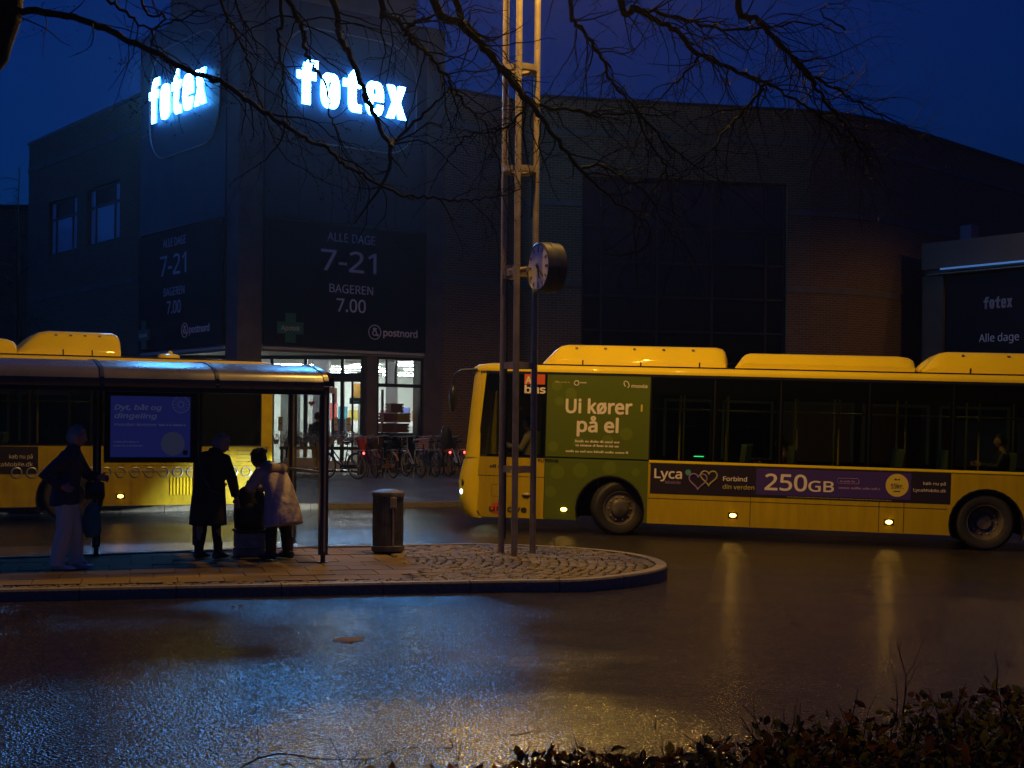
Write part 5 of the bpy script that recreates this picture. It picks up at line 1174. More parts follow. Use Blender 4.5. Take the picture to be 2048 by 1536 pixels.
def simple_person(label, W, seated, coatm, hairm, legm=M_tights):
    if seated:
        J = dict(pelvis=(0,0,.50), waist=(-.02,0,.65), chest=(-.02,0,.90), neck=(.0,0,1.08), headc=(.03,0,1.21), hipL=(.02,.09,.50), hipR=(.02,-.09,.50), kneeL=(.42,.10,.50), kneeR=(.42,-.10,.50), ankL=(.42,.10,.09), ankR=(.42,-.10,.09), shoL=(0,.18,1.0), shoR=(0,-.18,1.0), elbL=(.12,.24,.78), elbR=(.12,-.24,.78), wriL=(.36,.14,.82), wriR=(.36,-.14,.82), hsL=(0,0,1), hsR=(0,0,1))
    else:
        J = dict(pelvis=(0,0,.88), waist=(0,0,1.02), chest=(0,0,1.25), neck=(.02,0,1.44), headc=(.05,0,1.57), hipL=(0,.09,.87), hipR=(0,-.09,.87), kneeL=(.04,.10,.48), kneeR=(-.02,-.10,.48), ankL=(.06,.11,.09), ankR=(-.08,-.11,.09), shoL=(0,.19,1.36), shoR=(0,-.19,1.36), elbL=(.0,.25,1.1), elbR=(.02,-.25,1.1), wriL=(.12,.24,.88), wriR=(.14,-.24,.88))
    t, T_ = person(label, W, J, .010, hairm=hairm, hlong=.1)
    z0 = J['pelvis'][2]; b = MB(); loft_ell(b, [((0,0,z0-.08),.15,.19,0),((0,0,z0+.1),.15,.19,0),((-.01,0,z0+.36),.15,.20,0),((0,0,z0+.48),.11,.15,0),((.01,0,z0+.56),.07,.08,0)], W, fold=.02)
    for k, s_ in (('L',1),('R',-1)): b.tube([J['sho'+k],J['elb'+k],J['wri'+k]], [.08,.066,.05], 12, W)
    cloth("jacket", coatm, t, b, .014, 2)
    b = MB()
    for k in 'LR': b.tube([J['hip'+k],J['knee'+k],J['ank'+k]], [.098,.075,.065], 12, W); shoe(b, J['ank'+k], 0, W)
    cloth("trousers", legm, t, b, .014, 2)
    return t
q = px(633, 940, 39.9); simple_person("dark clad person at the shop doors behind the plant stand", frame((q.x,q.y,.47), math.radians(60)), False, M_blackm, M_bhair)
q = RB @ Vector((.98,.62,.66)); simple_person("bus driver in a pale shirt at the wheel of the moving bus", frame((q.x,q.y,q.z), math.radians(170.5)), True, mat("pale shirt", (.55,.42,.40), .7), M_bhair)
q = RB @ Vector((8.98,.42,.60)); simple_person("passenger in dark coat seated near the back wheel of the moving bus", frame((q.x,q.y,q.z), math.radians(170.5)), True, M_ncoat, M_bhair)
q = RB @ Vector((5.4,.85,.46)); simple_person("red-coated passenger seated in the middle of the moving bus", frame((q.x,q.y,q.z), math.radians(170.5)), True, mat("red coat", (.25,.06,.03), .7), M_bhair)
sw = RB @ Matrix.Translation((.50,.62,1.32)) @ Matrix.Rotation(math.radians(-35),4,'Y')
b = MB(); b.tube([sw @ Vector((.2*math.cos(k*PI/12),.2*math.sin(k*PI/12),0)) for k in range(25)], .014, 8, caps=False); b.tube([sw @ Vector((0,0,0)), sw @ Vector((0,0,-.25))], .03, 8); b.tube([sw @ Vector((-.2,0,0)), sw @ Vector((.2,0,0))], .012, 6); b.build("steering_wheel", M_blackm, RB_root, smooth=60)
b = MB(); b.box(1.06,1.18,.36,.88,.9,1.75,RB); b.box(.70,1.18,.36,.88,.98,1.08,RB); b.build("driver_seat", M_seat, RB_root, bevel=.03)

# ------------------------------------------------------------------ bicycles
def gp(u, v, z):
    d = px(u, v, 1.0)-Vector((0,0,EYE)); return Vector((0,0,EYE))+d*((z-EYE)/d.z)
def bicycle(label, W, fm, guard=None, basket=None, child=False, red=False, cat="bicycle"):
    t = thing("bicycle", label, cat, W, "bicycles parked in front of the shop")
    r = .335; guard = guard or M_black
    for x in (0, 1.06):
        T_ = W @ Matrix.Translation((x,0,r)) @ Matrix.Rotation(PI/2,4,'X')
        wh = bpy.data.objects.new("wheel", None); COL.objects.link(wh); wh.parent = t; wh.matrix_basis = WM[t.name].inverted() @ T_; WM[wh.name] = T_
        ring = lambda rr_, tr, n=36: [[(( rr_+tr*math.cos(a))*math.cos(2*PI*k/n), (rr_+tr*math.cos(a))*math.sin(2*PI*k/n), tr*math.sin(a)) for a in [q*PI/3 for q in range(6)]] for k in range(n+1)]
        b = MB(); b.loft(ring(r-.018,.018), T_, caps=False); b.build("tyre", M_tyre, wh, smooth=60)
        b = MB(); b.loft(ring(r-.045,.011), T_, caps=False); b.build("rim", M_steel, wh, smooth=60)
        b = MB()
        for k in range(16):
            a = k*PI/8; b.tube([(.02*math.cos(a+.7),.02*math.sin(a+.7),.025*(-1)**k),((r-.05)*math.cos(a),(r-.05)*math.sin(a),0)], .0022, 4, T_)
        b.tube([(0,0,-.05),(0,0,.05)], .022, 8, T_); b.build("spokes", M_steel, wh)
        b = MB(); G_ = []
        for k in range(15):
            a = (PI*.12+k*PI*.98/14) if x == 0 else (PI*-.02+k*PI*.86/14)
            a = a if x == 0 else a
            G_.append([((r+.022+dr)*math.cos(a)*(-1 if x == 0 else 1)+x, y, r+(r+.022+dr)*math.sin(a)) for y, dr in ((-.028,-.012),(0,0),(.028,-.012),(0,-.006))])
        b.loft(G_, W); b.build("mudguard", guard, t, smooth=50)
    bb_ = Vector((.44,0,.30)); st_ = Vector((.31,0,.72)); hd0 = Vector((.88,0,.58)); hd1 = Vector((.83,0,.86)); ra = Vector((0,0,r)); fa = Vector((1.06,0,r))
    b = MB(); b.tube([bb_, st_], .017, 8, W); b.tube([hd0, hd1], .019, 8, W); b.tube([Vector((.85,0,.76)), Vector((.62,0,.52)), bb_], .017, 8, W); b.tube([hd0, Vector((.66,0,.40)), bb_], .019, 8, W)
    for y in (-.055,.055): b.tube([ra+Vector((0,y,0)), bb_+Vector((0,y*.4,0))], .010, 6, W); b.tube([ra+Vector((0,y,0)), Vector((.33,y*.3,.64))], .009, 6, W)
    b.build("frame", fm, t, smooth=60)
    b = MB()
    for y in (-.055,.055): b.tube([fa+Vector((0,y,0)), Vector((.92,y,.62)), Vector((.89,y*.4,.66))], .012, 6, W)
    b.build("fork", fm, t, smooth=60)
    b = MB(); b.tube([hd1, Vector((.80,0,1.02)), Vector((.86,0,1.06))], .013, 8, W); b.tube([(.68,-.30,1.03),(.80,-.22,1.08),(.87,-.08,1.06),(.87,.08,1.06),(.80,.22,1.08),(.68,.30,1.03)], .012, 8, W); hbar = b.build("handlebar", M_steel, t, smooth=60)
    for y in (-.285,.285): b = MB(); b.tube([(.665,y*1.02,1.025),(.77,y*.87,1.067)], .017, 8, W); b.build("grip", M_black, hbar, smooth=60)
    b = MB(); b.tube([st_, (.285,0,.90)], .013, 8, W); b.loft([[(x, w_*math.cos(a), .92+hh+.028*math.sin(a)) for a in [q*PI/5 for q in range(10)]] for x, w_, hh in ((.13,.05,.02),(.16,.10,.02),(.24,.10,.012),(.32,.05,.008),(.43,.022,.012),(.45,.012,.008))], W); b.build("saddle", M_boot, t, smooth=60)
    b = MB()
    for y in (-.07,.07): b.tube([(.28,y*.5,.70),(.12,y,.73),(-.22,y,.73)], .007, 6, W); b.tube([(-.20,y,.73),(0,y*.9,r)], .006, 6, W)
    for x in (.1,-.02,-.14,-.22): b.tube([(x,-.07,.73),(x,.07,.73)], .006, 6, W)
    b.build("rack", M_steel, t, smooth=60)
    b = MB(); b.loft([[(x, y, z+dz) for y, dz in ((.03,-.05),(.05,-.05),(.05,.05),(.03,.05))] for x, z in ((-.03,r),(.2,.32),(.52,.30),(.55,.30))], W); b.build("chain_guard", guard, t)
    b = MB(); b.tube([(.44,-.08,.30),(.44,.08,.30)], .012, 6, W); b.tube([(.44,.08,.30),(.55,.09,.18)], .009, 6, W); b.tube([(.44,-.08,.30),(.33,-.09,.42)], .009, 6, W); b.box(.51,.59,.09,.17,.165,.19,W); b.box(.29,.37,-.17,-.09,.41,.435,W); b.build("crank", M_steel, t)
    b = MB(); b.tube([(.30,.05,.28),(.22,.16,.01)], .009, 6, W); b.build("kickstand", M_steel, t)
    b = MB(); b.ell((0,0,0), (.022,.03,.03), 10, 8, W @ Matrix.Translation((-.245,0,.66))); b.build("rear_light", M_redl if red else mat("dull red reflector", (.3,.02,.02), .2), t, smooth=80)
    b = MB(); b.ell((0,0,0), (.035,.03,.03), 10, 8, W @ Matrix.Translation((1.0,0,.80))); b.build("front_light", M_steel, t, smooth=80)
    if basket:
        kind, bm_ = basket; b = MB(); lv = ((.92,.72,.15,.11),(.90,1.0,.20,.15))
        def rr4(t_): 
            k = [lv[0][i]+(lv[1][i]-lv[0][i])*t_ for i in range(4)]; return [(.91+k[3]*math.copysign(abs(math.cos(a))**.5,math.cos(a))+.08, k[2]*math.copysign(abs(math.sin(a))**.5,math.sin(a)), k[1]) for a in [q*PI/12 for q in range(24)]]
        if kind == 'cloth': b.loft([rr4(t_) for t_ in (0,.3,.7,1.0)], W); b.tube(rr4(1.0)+[rr4(1.0)[0]], .014, 6, W)
        else:
            for t_ in (0,.2,.4,.6,.8,1): b.tube(rr4(t_)+[rr4(t_)[0]], .006 if t_ < 1 else .010, 5, W, caps=False)
            for q in range(0,24,2): b.tube([rr4(0)[q], rr4(1)[q]], .005, 4, W)
            b.add(rr4(0), [tuple(range(24))], W)
        b.build("basket", bm_, t, smooth=40)
    if child:
        b = MB(); b.loft([[(-.10+dx, y*k, z) for y, dx in ((-.15,.05),(-.13,-.05),(0,-.09),(.13,-.05),(.15,.05),(.12,.02),(0,-.04),(-.12,.02))] for z, k in ((.80,.9),(.95,1),(1.15,1),(1.28,.8),(1.36,.4))], W); b.box(-.18,.16,-.15,.15,.76,.84,W); b.build("child_seat", M_boot, t, smooth=60, bevel=.01)
    return t
M_cream = mat("cream bike paint", (.50,.44,.32), .35); M_orange = mat("orange bike paint", (.42,.16,.03), .4); M_bkred = mat("red cloth basket", (.42,.03,.03), .7, bump=(30,.5,.01)); M_bkdk = mat("dark cloth basket", (.035,.02,.02), .8); M_bkw = mat("white wire basket", (.55,.50,.42), .5); M_bkg = mat("dark green bike paint", (.03,.05,.04), .35); M_bkr = mat("maroon bike paint", (.12,.02,.02), .35)
for (u, v, yaw, fm, gm, bk, ch, rd, lab) in (
  (716,959,143,M_black,None,None,False,True,"black bicycle with a lit red tail lamp, nearest the shelter"),
  (752,956,108,M_bkr,M_bkr,('cloth',M_bkred),False,False,"bicycle carrying the red cloth front basket"),
  (787,957,120,M_black,M_orange,('cloth',M_bkdk),False,False,"bicycle with an orange mudguard and dark front basket"),
  (812,951,98,M_bkg,None,None,False,False,"dark green bicycle tucked behind the orange mudguard one"),
  (843,956,116,M_cream,None,None,False,False,"cream framed bicycle in the middle of the parked row"),
  (872,955,114,M_black,None,('wire',M_bkw),False,False,"black bicycle with a pale wire front basket"),
  (898,954,112,M_bkg,None,None,True,True,"bicycle with a black child seat and lit tail lamp, near the bus front"),
  (764,950,100,M_black,None,None,False,False,"black bicycle squeezed in right behind the red basket one"),
  (858,950,101,M_bkr,None,('cloth',M_bkred),False,False,"maroon bicycle with a small red basket behind the cream one"),
  (885,949,103,M_cream,M_orange,None,False,False,"cream and orange bicycle left of the child seat one"),
  (928,953,110,M_bkw,None,('cloth',M_bkdk),False,True,"pale bicycle at the row's end, partly hidden by the moving bus")):
    q = gp(u, v, .47); W = frame((q.x,q.y,.47), math.radians(yaw)) @ Matrix.Rotation(math.radians(R.uniform(-7,-3)),4,'X')
    bicycle(lab, W, fm, gm, bk, ch, rd)

# ------------------------------------------------------------------ plant stand and cards by the shop door
SD = 38.4; a0 = px(560, 893, SD); a1 = px(722, 893, SD); PW = frame((a0.x, SD, .47), 0); PL = a1.x-a0.x
ps = thing("plant_stand", "low sales table of wrapped plants outside the shop doors", "table", PW)
b = MB(); b.box(0,PL,-.1,.8,.68,.76,PW); b.build("table_top", M_blackm, ps)
for x, y in ((.06,-.05),(PL-.06,-.05),(.06,.75),(PL-.06,.75),(PL/2,-.05)):
    b = MB(); b.box(x-.03,x+.03,y-.03,y+.03,0,.68,PW); b.build("leg", M_frame, ps)
b = MB(); b.box(.1,PL-.1,-.04,.7,.15,.19,PW); b.box(.1,.9,0,.5,.19,.45,PW); b.box(1.2,PL-.2,0,.5,.19,.38,PW); b.build("lower_shelf", mat("grey tray", (.35,.36,.36), .6), ps)
M_leafy = mat("wrapped greenery", (.06,.085,.04), .6); M_foil = mat("clear wrap", (.48,.46,.40), .22, noise=(25,.35)); M_pink = mat("pink petals", (.70,.16,.20), .6); M_whitep = mat("white petals", (.70,.66,.60), .6)
def bouquet(name, label, cat, W, m1, m2, group, h=.3):
    t = thing(name, label, cat, W, group); b = MB(); b2 = MB()
    for k in range(46):
        a = R.uniform(0,2*PI); rr = .16*math.sqrt(R.random()); z = h*.4+R.uniform(0,h*.6)*(1-rr*2); p = Vector((rr*math.cos(a), rr*math.sin(a), z)); s_ = R.uniform(.02,.042); d1 = Vector((R.uniform(-1,1),R.uniform(-1,1),R.uniform(-.3,1))).normalized(); d2 = d1.orthogonal().normalized()
        (b if k % 3 else b2).add([p-d2*s_*.5, p+d1*s_, p+d2*s_*.5, p-d1*s_*.6], [(0,1,2,3)], W)
    b.build("foliage", m1, t); b2.build("flower", m2, t)
    b = MB(); b.lathe([(.0,.0),(.06,.0),(.085,h*.45),(.078,h*.45)], 10, W); b.build("pot", M_foil, t)
for r_ in range(3):
    for k in range(9):
        x = .15+k*(PL-.25)/8.3+R.uniform(-.04,.04); y = .0+r_*.27
        if r_ == 0 and k > 5: continue
        bouquet("wrapped_plant", "small clear-wrapped plant on the sales table by the shop doors", "plant", PW @ Matrix.Translation((x,y,.762+r_*.05)), M_leafy if (k+r_)%2 else M_foil, M_foil if k%2 else M_whitep, "wrapped plants on the sales table", .26+.05*r_)
q = px(608, 880, 39.1); bouquet("flower_bunch", "bright pink and white flower bunch at the back of the sales table", "flowers", frame((q.x,q.y,1.30),0), M_pink, M_whitep, None, .34)
q = px(552, 880, 39.1); bouquet("flower_bunch", "orange flower bunch at the left end of the sales table", "flowers", frame((q.x,q.y,1.28),0), M_red, M_orange, None, .3)
M_cardy = mat("yellow card head", (.62,.45,.05), .5); M_card = mat("cream card", (.62,.54,.42), .5)
for (u, lab) in ((561,"price card on a stake, leftmost, seen through the shelter side glass"),(675,"tilted yellow-topped price card standing left of its neighbour above the plants"),(700,"yellow-topped price card on a stake above the right end of the plants")):
    q = px(u, 840, 38.8); W = frame((q.x,q.y,1.23), 0) @ Matrix.Rotation(math.radians(R.uniform(-4,4)),4,'Y'); t = thing("price_card", lab, "sign", W, "price cards above the plants")
    b = MB(); b.tube([(0,0,0),(0,0,.42)], .008, 6, W); b.build("stake", M_steel, t); b = MB(); b.box(-.06,.06,-.01,.0,.42,.80,W); b.build("frame", M_black, t); b = MB(); b.box(-.05,.05,-.014,-.010,.44,.72,W); b.build("card", M_card, t); b = MB(); b.box(-.05,.05,-.014,-.010,.722,.785,W); b.build("card_head", M_cardy, t)
    smallprint(W, -.035, .035, -.016, .60, .05, M_frame, t)
p0 = px(699, 808, 41.6); W = frame((p0.x,41.6,p0.z), 0); hs = thing("hanging_sign", "small blue hanging sign reading postnord inside the shop doors", "sign", W)
b = MB(); b.box(0,.32,-.02,.02,0,.18,W); b.build("panel", mat("blue sign panel", (.02,.22,.36), .4), hs); text("postnord", .075, W, .055, -.024, .055, M_white, hs, bold=.02, width=.22)
b = MB(); b.tube([(.05,0,.18),(.05,0,1.4)], .004, 5, W); b.tube([(.27,0,.18),(.27,0,1.4)], .004, 5, W); b.build("wire", M_steel, hs)
q = px(623, 807, 42.0); W = frame((q.x,42.0,q.z), 0); t = thing("heart_sticker", "red heart shaped hanger on the white shop column", "decoration", W)
b = MB(); b.prism([(.09*16*math.sin(k*PI/12)**3/16, .09*(13*math.cos(k*PI/12)-5*math.cos(2*k*PI/12)-2*math.cos(3*k*PI/12)-math.cos(4*k*PI/12))/16) for k in range(24)][::-1], -.01, .01, W); b.build("heart", mat("red card", (.6,.06,.05), .5), t)
# ------------------------------------------------------------------ trees
def tw_paths(rr, p, d, L, r, depth, out, droop=.12):
    bend = Vector((rr.uniform(-1,1),rr.uniform(-.6,.6),rr.uniform(-1,1))); n = max(4, int(L/.055)); pts = [p.copy()]; rad = [r]; dd = d.normalized()
    for k in range(n):
        dd = (dd+bend*.16+Vector((rr.uniform(-1,1),rr.uniform(-1,1),rr.uniform(-1,1)))*.36+Vector((0,0,-droop*.10))).normalized()
        pts.append(pts[-1]+dd*(L/n)); rad.append(r*(1-.72*(k+1)/n))
    out.append((pts, rad))
    if depth > 0:
        for k in range(1, n):
            if rr.random() < .33:
                ax = Vector((rr.uniform(-1,1),rr.uniform(-1,1),rr.uniform(-1,1))); side = dd.cross(ax)
                if side.length < .1: continue
                tw_paths(rr, pts[k], (pts[k]-pts[k-1]).normalized()*.75+side.normalized()*.8, L*rr.uniform(.3,.6), rad[k]*.6, depth-1, out, droop)
def build_twigs(paths, name, m, parent, n=4, buds=True, rr=None):
    b = MB()
    for pts, rad in paths:
        b.tube(pts, rad, n, caps=False)
        if buds:
            for k in range(1, len(pts)):
                if rr.random() < .55:
                    a = Vector((rr.uniform(-1,1),rr.uniform(-1,1),rr.uniform(-1,1))).normalized(); s_ = .012; e = a.orthogonal()*.004
                    b.add([pts[k]-e, pts[k]+e, pts[k]+a*s_], [(0,1,2)])
    o = b.build(name, m, parent, smooth=60, uv=False); o['kind'] = 'stuff'; return o
rt = random.Random(21)
bt = thing("bare_tree", "large bare winter tree whose branches hang across the top of the view", "tree", (-4.6,8.0,0))
def jit(P, rr, amp):
    out = []
    for i in range(len(P)-1):
        a, c = P[i], P[i+1]; n = max(2, int((c-a).length/.11))
        for k in range(n): out.append(a.lerp(c, k/n)+(Vector((rr.uniform(-1,1),rr.uniform(-1,1),rr.uniform(-1,1)))*amp if (i or k) else Vector()))
    return out+[P[-1]]
def limb_(name, P, r0, r1, n=8, amp=.012):
    Q = jit(catmull(P, 3), rt, amp); N = len(Q); b = MB(); rad = [r0+(r1-r0)*(k/(N-1))**.8 for k in range(N)]
    rad = [r_*(1+.10*rt.uniform(-1,1)) for r_ in rad]
    b.tube(Q, rad, n); b.build(name, M_bark, bt, smooth=70, uv=False); return Q, rad
limb_("trunk", [(-4.6,8.0,-.2),(-4.35,8.05,1.2),(-3.85,8.1,2.7),(-3.16,8.15,3.75),(-2.97,8.2,4.25),(-3.05,8.3,5.1),(-2.9,8.6,6.6)], .25, .09, 14, .008)
limb_("limb", [(-2.98,8.2,4.9),(-2.2,8.5,5.8),(-1.0,8.9,6.2),(.5,9.2,6.3),(1.8,9.6,6.3),(3.2,10,6.1)], .10, .045, 10)
top = [Vector(p) for p in ((-2.2,8.5,5.8),(-1.0,8.9,6.2),(.5,9.2,6.3),(1.8,9.6,6.3),(3.0,9.95,6.15))]
BR = [  # (pixels of the photograph along the branch), depth at its ends, radius at its ends, rises from the limb?
 ([(0,28),(45,22),(130,28),(210,58),(290,95),(380,142),(445,165),(500,205),(559,243),(602,272),(646,293),(690,328),(734,354),(810,390),(878,396),(933,401),(983,395),(1040,378)], 8.2, 8.8, .034, .005, 0),
 ([(664,0),(673,50),(690,94),(717,146),(734,199),(758,249),(781,293)], 8.8, 8.6, .030, .016, 1),
 ([(781,293),(793,281),(831,243),(881,199),(905,170)], 8.6, 8.9, .020, .005, 0),
 ([(579,0),(597,41),(608,62),(610,97),(626,126),(646,158),(658,205),(664,243),(680,280)], 8.4, 8.4, .022, .005, 1),
 ([(559,0),(556,70),(564,123),(567,211),(590,270)], 8.7, 8.8, .022, .004, 1),
 ([(761,0),(781,32),(808,56),(825,85),(860,111),(892,152),(916,190),(948,228),(974,255),(1000,330)], 9.0, 9.2, .030, .005, 1),
 ([(808,56),(835,44),(862,34)], 9.0, 9.0, .022, .012, 0),
 ([(866,0),(919,47),(951,79),(998,132),(1058,205),(1108,272),(1160,338),(1222,396),(1290,440)], 9.2, 9.0, .048, .007, 1),
 ([(910,0),(936,53),(985,110),(1045,185),(1090,215),(1170,222),(1206,228)], 9.3, 9.1, .036, .008, 1),
 ([(1140,0),(1165,60),(1200,108),(1222,160),(1262,208),(1300,255),(1350,300),(1420,350)], 9.4, 9.4, .026, .005, 1),
 ([(1243,0),(1270,18),(1310,40),(1358,66),(1400,110),(1446,130),(1500,152),(1532,165),(1590,200),(1640,235),(1690,270),(1745,300)], 9.7, 9.9, .036, .006, 1),
 ([(1270,18),(1330,28),(1400,48),(1450,58),(1520,56),(1580,46),(1640,50),(1690,72)], 9.7, 9.6, .022, .004, 0),
 ([(1475,0),(1510,36),(1545,72),(1590,120),(1622,162),(1650,200),(1690,250),(1712,285),(1735,315)], 10, 10, .038, .007, 1),
 ([(1545,72),(1600,130),(1640,160),(1690,190),(1740,220),(1800,250),(1850,280)], 10, 10.1, .022, .004, 0),
 ([(1532,165),(1505,200),(1470,240),(1430,290),(1395,330),(1350,365)], 9.8, 9.6, .018, .004, 0),
 ([(1400,110),(1370,150),(1330,185),(1290,235)], 9.6, 9.5, .014, .004, 0),
 ([(280,0),(330,30),(300,80),(345,110),(400,150)], 8.0, 8.0, .014, .004, 1),
 ([(215,0),(260,30),(300,60),(350,40),(430,10)], 8.0, 8.1, .014, .004, 0),
 ([(440,0),(470,60),(500,130),(520,210),(560,300)], 8.5, 8.7, .016, .004, 1),
 ([(470,0),(505,70),(560,130),(600,190)], 8.9, 9.0, .012, .004, 1),
 ([(1058,205),(1030,240),(1000,260),(930,275),(890,330)], 9.1, 9.0, .014, .004, 0),
 ([(1160,338),(1200,330),(1250,360),(1300,395),(1330,450),(1360,480)], 9.0, 9.2, .014, .004, 0),
 ([(1262,208),(1300,290),(1330,340),(1290,400),(1280,460),(1262,520)], 9.4, 9.3, .012, .003, 0),
 ([(1690,60),(1640,20),(1700,0)], 10, 10, .012, .004, 0),
]
TW = []
for bi, (P, d0, d1, r0, r1, up) in enumerate(BR):
    n = len(P); pts = [px(u, v, d0+(d1-d0)*k/(n-1)+.12*math.sin(k*1.7+d0*5)) for k, (u, v) in enumerate(P)]
    if up:
        q = pts[0]; t_ = min(top, key=lambda w: (w-q).length); m_ = q.lerp(t_, .5)+Vector((0,0,.15)); pts = [t_, m_]+pts
        r0 = r0*1.15
    Q, rad = limb_("branch", pts, r0*.72, r1*.8)
    dens = .55
    for k in range(2, len(Q)-1):
        if Q[k].z > 5.6: continue
        if rt.random() < (.22 if bi in (0,1,2,3,4) else .85 if 9 <= bi <= 15 else dens):
            dd = (Q[k+1]-Q[k-1]).normalized(); ax = Vector((rt.uniform(-1,1),rt.uniform(-.6,.6),rt.uniform(-1,1))); sd = dd.cross(ax)
            if sd.length < .1: continue
            tw_paths(rt, Q[k], dd*.7+sd.normalized()*.9+Vector((.15,0,-.1)), rt.uniform(.18,.70), min(.0055, rad[k]*.55), 2, TW, rt.uniform(0,1.6))
    dd = (Q[-1]-Q[-3]).normalized(); tw_paths(rt, Q[-1], dd, rt.uniform(.4,.7), rad[-1]*.9, 2, TW)
build_twigs(TW, "twigs", M_twig, bt, 4, True, rt)
# slim tree at the far left
st2 = thing("slim_tree", "slim bare young tree in front of the far left wall", "tree", (-14.6,42,.4)); TW2 = []
P = [Vector((-14.6+rt.uniform(-.06,.06),42,.3+k*.9)) for k in range(11)]
b = MB(); b.tube(P, [.09-.0078*k for k in range(11)], 8); b.build("trunk", M_bark, st2, smooth=60, uv=False)
for k in range(26):
    z = 2.2+k*.28; a = rt.uniform(0,2*PI); tw_paths(rt, Vector((-14.6,42,z)), Vector((math.cos(a),math.sin(a)*.6,.75)), rt.uniform(.9,1.9)*(1.1-k/40), .022-.0005*k, 2, TW2, .2)
build_twigs(TW2, "crown", M_twig, st2, 4, False, rt)

# ------------------------------------------------------------------ hedge in the foreground
hg = thing("hedge", "dark clipped hedge with brown autumn leaves in the near right corner", "hedge", (1.6,4.6,0))
def htop(x): return .565+.21*max(0,min(1,(x+.35)/1.3))+.125*max(0,min(1,(x-.9)/1.0))+.015*math.sin(x*9)+.010*math.sin(x*23)
def leafy(name, c):
    m = mat(name, c, .7, spec=.15, noise=(40,.6)); nt = m.node_tree; b = nt.nodes["Principled BSDF"]; out = nt.nodes["Material Output"]; tr = nt.nodes.new("ShaderNodeBsdfTranslucent"); tr.inputs[0].default_value = (c[0]*1.6,c[1]*1.6,c[2],1)
    mx = nt.nodes.new("ShaderNodeMixShader"); mx.inputs[0].default_value = .4; nt.links.new(b.outputs[0], mx.inputs[1]); nt.links.new(tr.outputs[0], mx.inputs[2]); nt.links.new(mx.outputs[0], out.inputs[0]); return m
M_lv = [leafy("brown beech leaf", (.095,.034,.010)), leafy("dark brown leaf", (.032,.017,.007)), leafy("yellow green leaf", (.10,.08,.012))]
lm = []
for k in range(9):
    b = MB(); L_, w_ = R.uniform(.045,.062), R.uniform(.017,.022); c1 = R.uniform(-.5,.5); vs = []
    for t_, ww in ((0,.08),(.25,.75),(.5,1),(.75,.7),(1,.04)):
        for s_ in (-1,0,1): vs.append((L_*t_, s_*w_*ww, L_*c1*t_*t_+abs(s_)*w_*ww*R.uniform(.2,.6)+R.uniform(-.002,.002)))
    b.add(vs, [(3*i+j,3*i+j+1,3*i+4+j,3*i+3+j) for i in range(4) for j in range(2)]); me = b.mesh("leaf", smooth=80); me.materials.append(M_lv[k % 3]); lm.append(me)
leaves = []
for k in range(14000):
    x = R.uniform(-.55,3.1); y = R.uniform(3.7,4.95); zt = htop(x)+.03*math.sin(y*7+x*3)
    dep = abs(R.gauss(0,.10)); z = zt-dep+R.uniform(-.02,.03)
    if k % 24 == 0: z = zt+R.uniform(0,.03)
    leaves.append((x,y,z))
for k in range(3500):
    x = R.uniform(-.55,3.1); leaves.append((x, 3.72+abs(R.gauss(0,.05)), R.uniform(.1,htop(x))))
order = sorted(range(len(leaves)), key=lambda i: -(leaves[i][2]-htop(leaves[i][0]))-(.06 if -.6+.27*leaves[i][1] < 0 else 0) if abs(leaves[i][0]) < .36*leaves[i][1] else 99)
big = set(order[:300]); rest = [MB(), MB(), MB()]; mm_ = []
for i, (x, y, z) in enumerate(leaves):
    s_ = R.uniform(.35,.85); W = Matrix.Translation((x,y,z)) @ Matrix.Rotation(R.uniform(0,2*PI),4,'Z') @ Matrix.Rotation(R.uniform(-1.1,.7),4,'Y') @ Matrix.Rotation(R.uniform(-1,1),4,'X') @ Matrix.Diagonal((s_,s_,s_,1))
    wt = R.random(); yel = .10+.45*max(0,min(1,(x-.5)/.8))
    kind = 2 if wt < yel else (0 if wt < yel+.4 else 1); me = lm[kind+3*R.randint(0,2)]
    if i in big: piece("leaf", me, hg, W)
    else: rest[kind].add([v.co for v in me.vertices], [tuple(p.vertices) for p in me.polygons], W)
for k, q in enumerate(rest): o = q.build("foliage", M_lv[k], hg, smooth=80, uv=False); o['kind'] = 'stuff'
HT_ = []
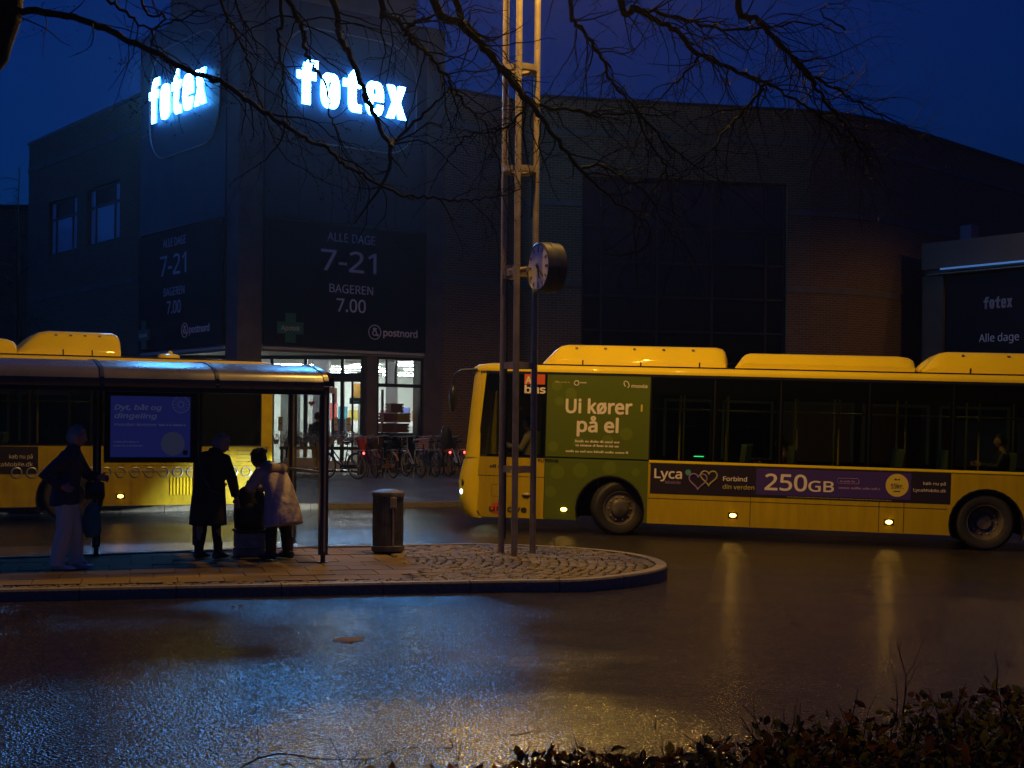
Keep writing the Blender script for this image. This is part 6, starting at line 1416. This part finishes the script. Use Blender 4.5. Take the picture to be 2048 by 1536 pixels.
for k in range(520):
    x = R.uniform(-.6,3.0); y = R.uniform(3.8,4.9); p = Vector((x,y,htop(x)-R.uniform(.1,.3))); tw_paths(R, p, Vector((R.uniform(-.8,.8),R.uniform(-.6,.6),1)), R.uniform(.15,.38), .0035, 1, HT_, 0)
for (u, v, u2, v2, D) in ((480,1536,860,1494,4.3),(560,1530,640,1500,4.3),(1035,1520,1095,1440,4.6),(1020,1470,1110,1440,4.5),(1780,1500,1800,1330,4.6),(1770,1536,2010,1345,4.4),(900,1480,935,1520,4.4),(1310,1460,1330,1400,4.7)):
    a, c = px(u,v,D), px(u2,v2,D+.15); tw_paths(R, a, (c-a)*1.0, (c-a).length, .0026, 1, HT_, 0)
build_twigs(HT_, "twigs", M_twig, hg, 4, False, R)
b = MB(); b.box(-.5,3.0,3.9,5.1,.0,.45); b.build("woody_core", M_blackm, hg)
# wet leaves lying on the road
for k, (u, v) in enumerate(((482,1213),(470,1216),(90,1231),(700,1290),(1290,1196),(868,1192))):
    q = gp(u, v, 0); W = Matrix.Translation((q.x,q.y,road_z(q.x)+.006)) @ Matrix.Rotation(R.uniform(0,6),4,'Z') @ Matrix.Rotation(.25,4,'X')
    o = bpy.data.objects.new("fallen_leaf", lm[2 if k < 3 else 0]); COL.objects.link(o); o.matrix_basis = W
    o['label'] = "single fallen leaf lying flat on the wet road"; o['category'] = "leaf"; o['group'] = "fallen leaves on the road"
# ------------------------------------------------------------------ damp evening air
HAZE = 0.0004
if HAZE > 0:
    b = MB(); b.box(-128,128,-14,140,-3,20.5); m = bpy.data.materials.new("damp air"); m.use_nodes = True; nt = m.node_tree; nt.nodes.clear()
    o_ = nt.nodes.new("ShaderNodeOutputMaterial"); pv = nt.nodes.new("ShaderNodeVolumePrincipled"); pv.inputs["Density"].default_value = HAZE; pv.inputs["Color"].default_value = (.9,.92,1,1); pv.inputs["Anisotropy"].default_value = .82
    nt.links.new(pv.outputs[0], o_.inputs["Volume"]); hz_ = b.build("haze", m, uv=False); hz_['kind'] = 'stuff'
